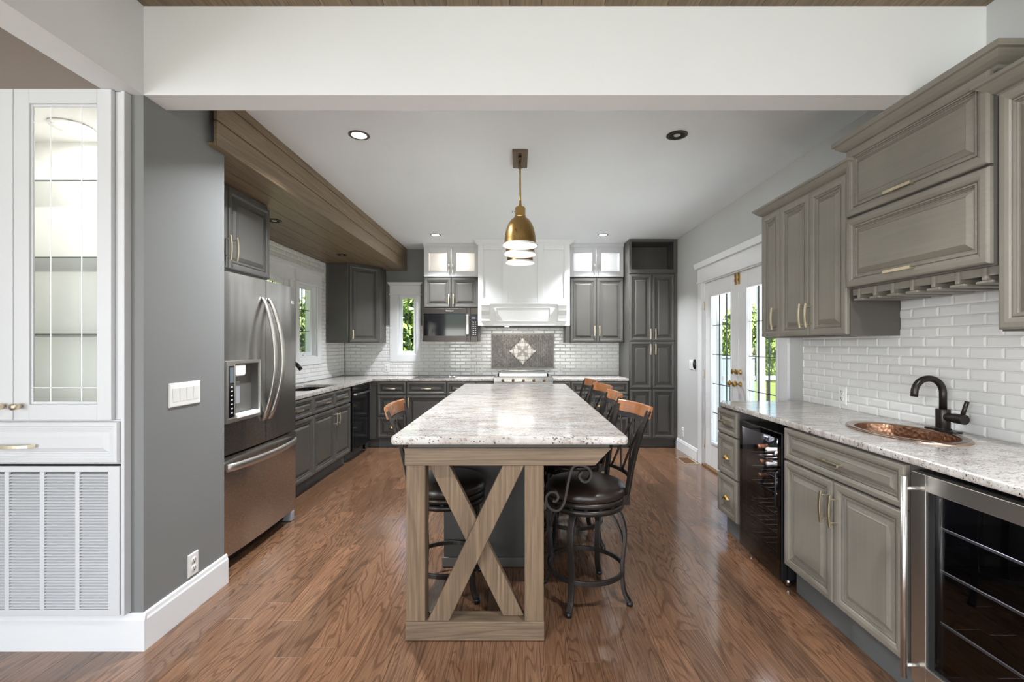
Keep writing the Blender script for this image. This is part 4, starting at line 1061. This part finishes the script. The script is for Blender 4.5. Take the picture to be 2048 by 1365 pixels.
# ------------------------------------------------------------------ beverage fridge
t = thing('beverage_fridge', 'stainless-framed under-counter beverage fridge with a long bar handle', 'beverage fridge', (1.457, 1.695, 0), RIGHT)
w = .60
sh = MB().box(0, .02, .035, .58, .10, .895).box(w - .02, w, .035, .58, .10, .895).box(.02, w - .02, .56, .58, .10, .895).box(.02, w - .02, .035, .56, .87, .895).box(.02, w - .02, .035, .56, .10, .14)
build('body', sh, 'black_satin', t)
build('toe_grille', MB().box(.01, w - .01, .06, .08, .003, .095), 'black_satin', t)
o = build('door', MB().rframe(.004, w - .004, .115, .893, .06, .06, .085, .06, 0, .033), 'stainless_trim', t, bevel=.002)
build('gasket', MB().rframe(.064, w - .064, .20, .833, .022, .022, .01, .004, .010, .033), 'gap_black', o)
build('glass', MB().box(.084, w - .084, .012, .016, .208, .83), 'tinted_glass', o)
build('handle', MB().cyl((.034, -.052, .148), (.034, -.052, .882), .0105, 20).cyl((.034, .0, .19), (.034, -.045, .19), .0065, 12).cyl((.034, .0, .835), (.034, -.045, .835), .0065, 12), 'stainless_trim', o)
for z in (.70, .547, .36):
    o = build('shelf', MB().box(.03, w - .03, .061, .54, z - .002, z + .002), 'shelf_glass', t)
    build('shelf_trim', MB().box(.03, w - .03, .055, .061, z - .004, z + .004), 'white_plastic', o)

L = light('fridge_added_fill', 'POINT', (.3, .12, .84), 1.6, (.92, .96, 1), shadow_soft_size=.03); L.parent = t  # added lamp without a fixture, brightening the shelves inside
# ------------------------------------------------------------------ island
t = thing('kitchen_island', 'kitchen island base with weathered wood X-brace end frame and dark cabinet body', 'kitchen island', (-.2, 2.083, 0))
x0, x1 = -.32, .316      # frame, local
build('base_rail', MB().box(x0, x1, 0, .088, .003, .090), 'island_wood_h', t, bevel=.003)
build('post', MB().box(x0 + .002, x0 + .090, .002, .088, .090, .806), 'island_wood', t, bevel=.003)
build('post', MB().box(x1 - .090, x1 - .002, .002, .088, .090, .806), 'island_wood', t, bevel=.003)
build('apron', MB().prism([(x0 - .004, .806), (x1 + .232 + .0, .806), (x1 + .305, .882), (x1 + .305, .886), (x0 - .004, .886)], (0, .04)), 'island_wood_h', t, bevel=.003)
build('sub_top', MB().box(x0 + .01, x1 + .30, .01, 2.78, .887, .9045).box(x0, x0 + .03, .04, 2.78, .82, .887), 'cab_dark', t)
def brace(xa, xb, y0, y1, dx=.098):
    return MB().prism([(xa, .0905), (xa + dx, .0905), (xb + dx, .8055), (xb, .8055)], (y0, y1))
build('brace', brace(x0 + .100, x1 - .190, .004, .044), 'island_wood', t, bevel=.003)
build('brace', brace(x1 - .190, x0 + .092, .046, .086), 'island_wood', t, bevel=.003)
build('body', MB().box(x0 + .06, x1 - .022, .705, 2.66, .03, .886), 'cab_dark', t)
build('skirt', MB().box(x0 + .05, x1 - .015, .692, 2.67, .003, .06), 'cab_side', t, bevel=.003)
# far end frame
build('post', MB().box(x0 + .002, x0 + .090, 2.67, 2.756, .003, .887), 'island_wood', t, bevel=.003)
build('post', MB().box(x1 - .090, x1 - .002, 2.67, 2.756, .003, .887), 'island_wood', t, bevel=.003)
def wpt(cx, cy, s=413.6): return ((760 + cx / 2.4375 - 1038) / s + .2, 1.36 - (740 + cy / 2.4375 - 690) / s)
raw = [(985, 500), (972, 520), (988, 545), (1015, 543), (1031, 512), (1017, 482), (985, 467), (955, 468), (934, 488), (918, 550), (905, 620), (893, 660), (870, 686), (838, 682), (815, 658), (810, 622), (830, 598), (857, 600), (869, 622), (857, 642), (842, 640)]
pts = [Vector((wpt(*p)[0], .13, wpt(*p)[1])) for p in raw]
sm = []
for i in range(len(pts) - 1):
    p0, p1, p2, p3 = pts[max(i - 1, 0)], pts[i], pts[i + 1], pts[min(i + 2, len(pts) - 1)]
    for k in range(5):
        u = k / 5; sm.append(.5 * ((2 * p1) + (p2 - p0) * u + (2 * p0 - 5 * p1 + 4 * p2 - p3) * u * u + (3 * p1 - p0 - 3 * p2 + p3) * u ** 3))
sm.append(pts[-1])
br = MB().strap(sm, .03, .011, (0, 1, 0)).box(x1 - .002, x1 + .004, .117, .143, .50, .80)
build('scroll_bracket', br, 'black_metal', t)

# ------------------------------------------------------------------ bar stools
def make_stool(label):
    t = thing('bar_stool', label, 'bar stool', (0, 0, 0), 0, 'swivel bar stools around the island')
    build('seat', MB().lathe([(0, .556), (.200, .556), (.213, .565), (.217, .582), (.212, .600), (.196, .615), (.16, .627), (.09, .635), (0, .637)], seg=40), 'leather', t)
    fr = MB().ring(.185, .209, .530, .556, seg=40)
    for k in range(16):
        a = 2 * PI * k / 16; fr.box(.19 * math.cos(a) - .008, .19 * math.cos(a) + .008, .19 * math.sin(a) - .008, .19 * math.sin(a) + .008, .520, .531)
    fr.box(-.19, .19, -.02, .02, .536, .556).box(-.02, .02, -.19, .19, .536, .556)
    build('seat_frame', fr, 'black_metal', t)
    build('swivel_ring', MB().ring(.178, .206, .494, .520, seg=40).ring(.03, .09, .50, .536, seg=24).box(-.185, .185, -.015, .015, .50, .515).box(-.015, .015, -.185, .185, .50, .515), 'black_metal', t)
    for k in range(4):
        a = PI / 4 + k * PI / 2 + math.radians(2); c_, s_ = math.cos(a), math.sin(a)
        rz = [(.168, .505), (.198, .46), (.216, .40), (.219, .34), (.212, .27), (.205, .20), (.206, .13), (.217, .06), (.242, .018)]
        P = [Vector((r * c_, r * s_, z)) for r, z in rz]; sm_ = []
        for i in range(len(P) - 1):
            p0, p1, p2, p3 = P[max(i - 1, 0)], P[i], P[i + 1], P[min(i + 2, len(P) - 1)]
            for q in range(3):
                u = q / 3; sm_.append(.5 * ((2 * p1) + (p2 - p0) * u + (2 * p0 - 5 * p1 + 4 * p2 - p3) * u * u + (3 * p1 - p0 - 3 * p2 + p3) * u ** 3))
        sm_.append(P[-1])
        mb = MB().strap(sm_, .031, .017, (-s_, c_, 0))
        inner = [(.105, .50), (.135, .475), (.170, .43), (.195, .375), (.205, .33)]
        mb.strap([Vector((r * c_, r * s_, z)) for r, z in inner], .024, .010, (-s_, c_, 0))
        o = build('leg', mb, 'black_metal', t, bevel=.002)
        build('foot_cap', MB().cyl((.245 * c_, .245 * s_, .0), (.242 * c_, .242 * s_, .022), .0165, 14), 'black_satin', o)
    build('footrest_ring', MB().sweep([(.205 * math.cos(2 * PI * k / 48), .205 * math.sin(2 * PI * k / 48), .158) for k in range(48)], [(.012, .007), (-.012, .007), (-.012, -.007), (.012, -.007)], side=(0, 0, 1), closed=True, smooth=False), 'black_metal', t, bevel=.002)
    for s in (-1, 1):
        P = [(.172, s * .122, .515), (.190, s * .128, .60), (.205, s * .134, .70), (.225, s * .143, .80), (.252, s * .153, .90), (.283, s * .163, .985), (.292, s * .166, 1.01)]
        build('back_post', MB().strap(P, .028, .017, (-.3, 1, 0)).box(.150, .196, s * .122 - .016, s * .122 + .016, .512, .565), 'black_metal', t, bevel=.002)
    def bowp(z, r0, hw, n=11, bow=.022):
        return [(r0 + bow * (1 - (2 * k / (n - 1) - 1) ** 2), -hw + 2 * hw * k / (n - 1), z) for k in range(n)]
    P = bowp(0, .290, .176)
    rl = MB().sweep([(p[0], p[1], 1.0) for p in P], [(.036, .006), (.030, .012), (-.033, .012), (-.033, -.010), (.030, -.010), (.036, -.004)], side=(.28, 0, 1), smooth=False)
    build('top_rail', rl, 'cherry', t, bevel=.003, label='warm wood top rail')
    build('back_bar', MB().strap(bowp(.955, .273, .160), .022, .012, (.25, 0, 1)), 'black_metal', t)
    build('back_bar', MB().strap(bowp(.66, .198, .130), .018, .012, (.1, 0, 1)), 'black_metal', t)
    def bp(y, z):   # a point on the bowed back surface
        base = .198 + (.273 - .198) * ((z - .66) / .295) ** 1.25 if z > .66 else .198
        hw_ = .130 + .03 * (z - .66) / .295
        return (base + .022 * (1 - (y / hw_) ** 2) , y, z)
    nd = .80
    segs = [((-.125, .955), (-.055, nd)), ((-.005, .955), (-.055, nd)), ((.005, .955), (.055, nd)), ((.125, .955), (.055, nd)),
            ((-.055, nd), (-.10, .66)), ((-.055, nd), (-.004, .66)), ((.055, nd), (.004, .66)), ((.055, nd), (.10, .66))]
    sp = MB()
    for (a, b_) in segs:
        P = [bp(a[0] + (b_[0] - a[0]) * q / 4, a[1] + (b_[1] - a[1]) * q / 4) for q in range(5)]
        sp.tube(P, .0062, 8)
    for y in (-.055, .055): sp.box(bp(y, nd)[0] - .008, bp(y, nd)[0] + .008, y - .012, y + .012, nd - .008, nd + .008)
    build('back_lattice', sp, 'black_metal', t)
    return t
st0 = make_stool('black metal bar stool with wood top rail on the right, nearest the camera')
st0.location = (.362, 2.487, 0); st0.rotation_euler = (0, 0, math.radians(15))
dup(st0, (.372, 3.174, 0), math.radians(3), 'bar stool second from the camera on the right side of the island')
dup(st0, (.405, 3.716, 0), math.radians(14), 'bar stool third from the camera on the right side of the island')
dup(st0, (.385, 4.257, 0), math.radians(9), 'bar stool on the right side farthest from the camera, nearest the range')
dup(st0, (-.400, 2.56, 0), math.radians(180), 'only bar stool on the left side of the island, seat tucked under')

# ------------------------------------------------------------------ pendants
t0 = thing('pendant_canopy', 'rectangular bronze canopy on the ceiling carrying the three pendants', 'ceiling canopy', (.008, 3.385, ZC))
build('plate', MB().box(-.055, .055, -.145, .145, -.024, 0), 'bronze_canopy', t0, bevel=.003)
def pendant(y, ytop, label):
    zr = 2.026
    t = thing('pendant_light', label, 'pendant light', (.008, y, zr), 0, 'brass pendant lights')
    out = [(.1205, 0), (.1195, .006), (.113, .010), (.108, .018), (.1065, .026), (.105, .05), (.101, .085), (.093, .12), (.081, .15), (.064, .175), (.045, .192), (.036, .197)]
    build('shade', MB().lathe([(r, z) for r, z in out[3:]], seg=48), 'aged_brass', t)
    inn = [(r - .0025, z - .001) for r, z in out[::-1]]
    rimp = [(.108, .018), (.113, .011), (.1195, .007), (.1215, .002), (.1205, 0), (.112, .004), (.104, .012), (.102, .03), (.0985, .085), (.090, .12), (.078, .148), (.06, .172), (0, .188)]
    build('enamel_liner', MB().lathe(rimp, seg=48), 'enamel', t)
    build('socket_cup', MB().lathe([(.036, .195), (.038, .2), (.038, .206), (.035, .208), (.035, .258), (.030, .266), (.012, .272), (.008, .29), (.008, .31)], seg=32), 'brass', t)
    build('switch_key', MB().cyl((-.034, 0, .235), (-.052, 0, .235), .003, 8).cyl((-.050, 0, .235), (-.056, 0, .235), .008, 12), 'steel', t)
    L = light('pendant_lamp', 'POINT', (0, 0, .045), 1.8, (1, .96, .90), shadow_soft_size=.06); L.parent = t
    build('bulb', MB().lathe([(0, .035), (.022, .042), (.030, .062), (.024, .09), (.013, .115), (.013, .15)], seg=20), 'bulb', t)
    dy = ytop - y
    build('rod', MB().tube([(0, 0, .30), (0, dy, ZC - .022 - zr)], .0065, 12), 'brass', t)
    build('rod_collar', MB().cyl((0, dy, ZC - .024 - zr), (0, dy * .95, ZC - .05 - zr), .012, 14), 'bronze_canopy', t)
pendant(3.08, 3.31, 'brass dome pendant nearest the camera, over the island')
pendant(3.375, 3.385, 'brass dome pendant in the middle of the three over the island')
pendant(3.73, 3.46, 'brass dome pendant farthest from the camera, nearest the range hood')

# ------------------------------------------------------------------ outside
struct('ground', MB().box(-60, 60, -30, 70, -.62, -.6), 'grass')
struct('deck_floor', MB().box(2.23, 6.2, 1.0, 5.9, -.10, -.02), 'deck_white')
t = thing('deck_railing', 'grey deck railing with dark balusters seen through the glass doors', 'railing', (3.6, 5.80, -.02))
build('top_rail', MB().box(-1.2, 1.4, -.03, .03, .93, .985), 'rail_paint', t)
build('bottom_rail', MB().box(-1.2, 1.4, -.02, .02, .06, .09), 'rail_paint', t)
bl = MB()
for k in range(22): x = -1.14 + k * .118; bl.box(x - .009, x + .009, -.009, .009, .09, .93)
build('balusters', bl, 'faucet_black', t)
for (x, lab) in ((2.475, 'white porch post against the house seen through the far glass door'), (3.03, 'white porch post at the deck rail seen through the near glass door')):
    t = thing('porch_post', lab, 'post', (x, 5.70, -.02), 0, 'porch posts')
    r = .05 if x < 2.6 else .038
    build('shaft', MB().box(-r, r, -r, r, .12, 2.78), 'post_paint', t, bevel=.006); build('plinth', MB().box(-r - .015, r + .015, -r - .015, r + .015, 0, .12), 'post_paint', t, bevel=.004)
t = thing('fence', 'pale vinyl fence panel on the lawn seen through the far glass door', 'fence', (7.2, 15.5, -.6))
fp = MB()
for k in range(16): fp.box(-1.6 + k * .152, -1.455 + k * .152, -.01, .01, .05, 1.55)
build('boards', fp, 'fence_vinyl', t)
build('rail', MB().box(-1.6, .83, -.03, .03, 1.50, 1.58), 'fence_vinyl', t)
def leafball(R, n, rz=1.0, seed=0, ls=.11):
    rnd = random.Random(seed); mb = MB()
    blobs = [(Vector((rnd.uniform(-.6, .6), rnd.uniform(-.6, .6), rnd.uniform(-.7, .7) * rz)) * R, rnd.uniform(.35, .6) * R) for _ in range(14)]
    for _ in range(n):
        c_, r_ = blobs[rnd.randrange(14)]
        d = Vector((rnd.gauss(0, 1), rnd.gauss(0, 1), rnd.gauss(0, 1))).normalized()
        p = c_ + d * r_ * rnd.uniform(.75, 1.05)
        a = Vector((rnd.gauss(0, 1), rnd.gauss(0, 1), rnd.gauss(0, 1))).normalized(); b_ = a.orthogonal().normalized(); s = ls * rnd.uniform(.6, 1.4)
        mb.add([p - a * s, p + b_ * s * .5, p + a * s, p - b_ * s * .5], [(0, 1, 2, 3)])
    return mb
kinds = []
def tree(x, y, R, zc, label, k, group):
    t = thing('tree', label, 'tree', (x, y, -.6), 0, group)
    if len(kinds) <= k:
        o = build('crown', leafball(1.0, 3800, 1.25, k + 3, .075), 'leaves', t); kinds.append(o)
    else:
        o = kinds[k].copy(); COL.objects.link(o); o.parent = t
    o.scale = (R, R, R); o.location = (0, 0, zc); o.rotation_euler = (0, 0, x * 1.7)
    build('trunk', MB().tube([(0, 0, 0), (.05, 0, zc * .5), (0, .05, zc)], .13, 8, scales=[1, .8, .5]), 'bark', t)
g1 = 'trees beyond the deck'
for k, (x, y, R, zc) in enumerate([(9.4, 24, 1.5, 1.9), (12.6, 24.5, 1.6, 1.8), (16.0, 25, 1.6, 2.0), (19.4, 24.5, 1.6, 1.9), (10.4, 28.6, 1.6, 2.2), (14.6, 28.8, 1.7, 2.1), (19.0, 29, 1.7, 2.2), (12.4, 33.8, 2.0, 2.5), (17.9, 34.2, 2.1, 2.4), (23.4, 34.6, 2.1, 2.5)]):
    tree(x, y, R, zc, 'leafy green tree on the lawn edge seen through the glass doors', k % 3, g1)
g2 = 'trees behind the back window'
for k, (x, y, R, zc) in enumerate([(-3.7, 14.8, 1.5, 2.3), (-5.4, 19.6, 1.8, 2.9)]):
    tree(x, y, R, zc, 'leafy green tree seen through the small back window', k % 3, g2)
g3 = 'trees beside the sink window'
for k, (x, y, R, zc) in enumerate([(-8.0, 16.2, 1.5, 2.3), (-6.3, 11.0, 1.2, 1.9), (-11.5, 20, 1.8, 2.6)]):
    tree(x, y, R, zc, 'leafy green tree seen through the window over the left sink', k % 3, g3)
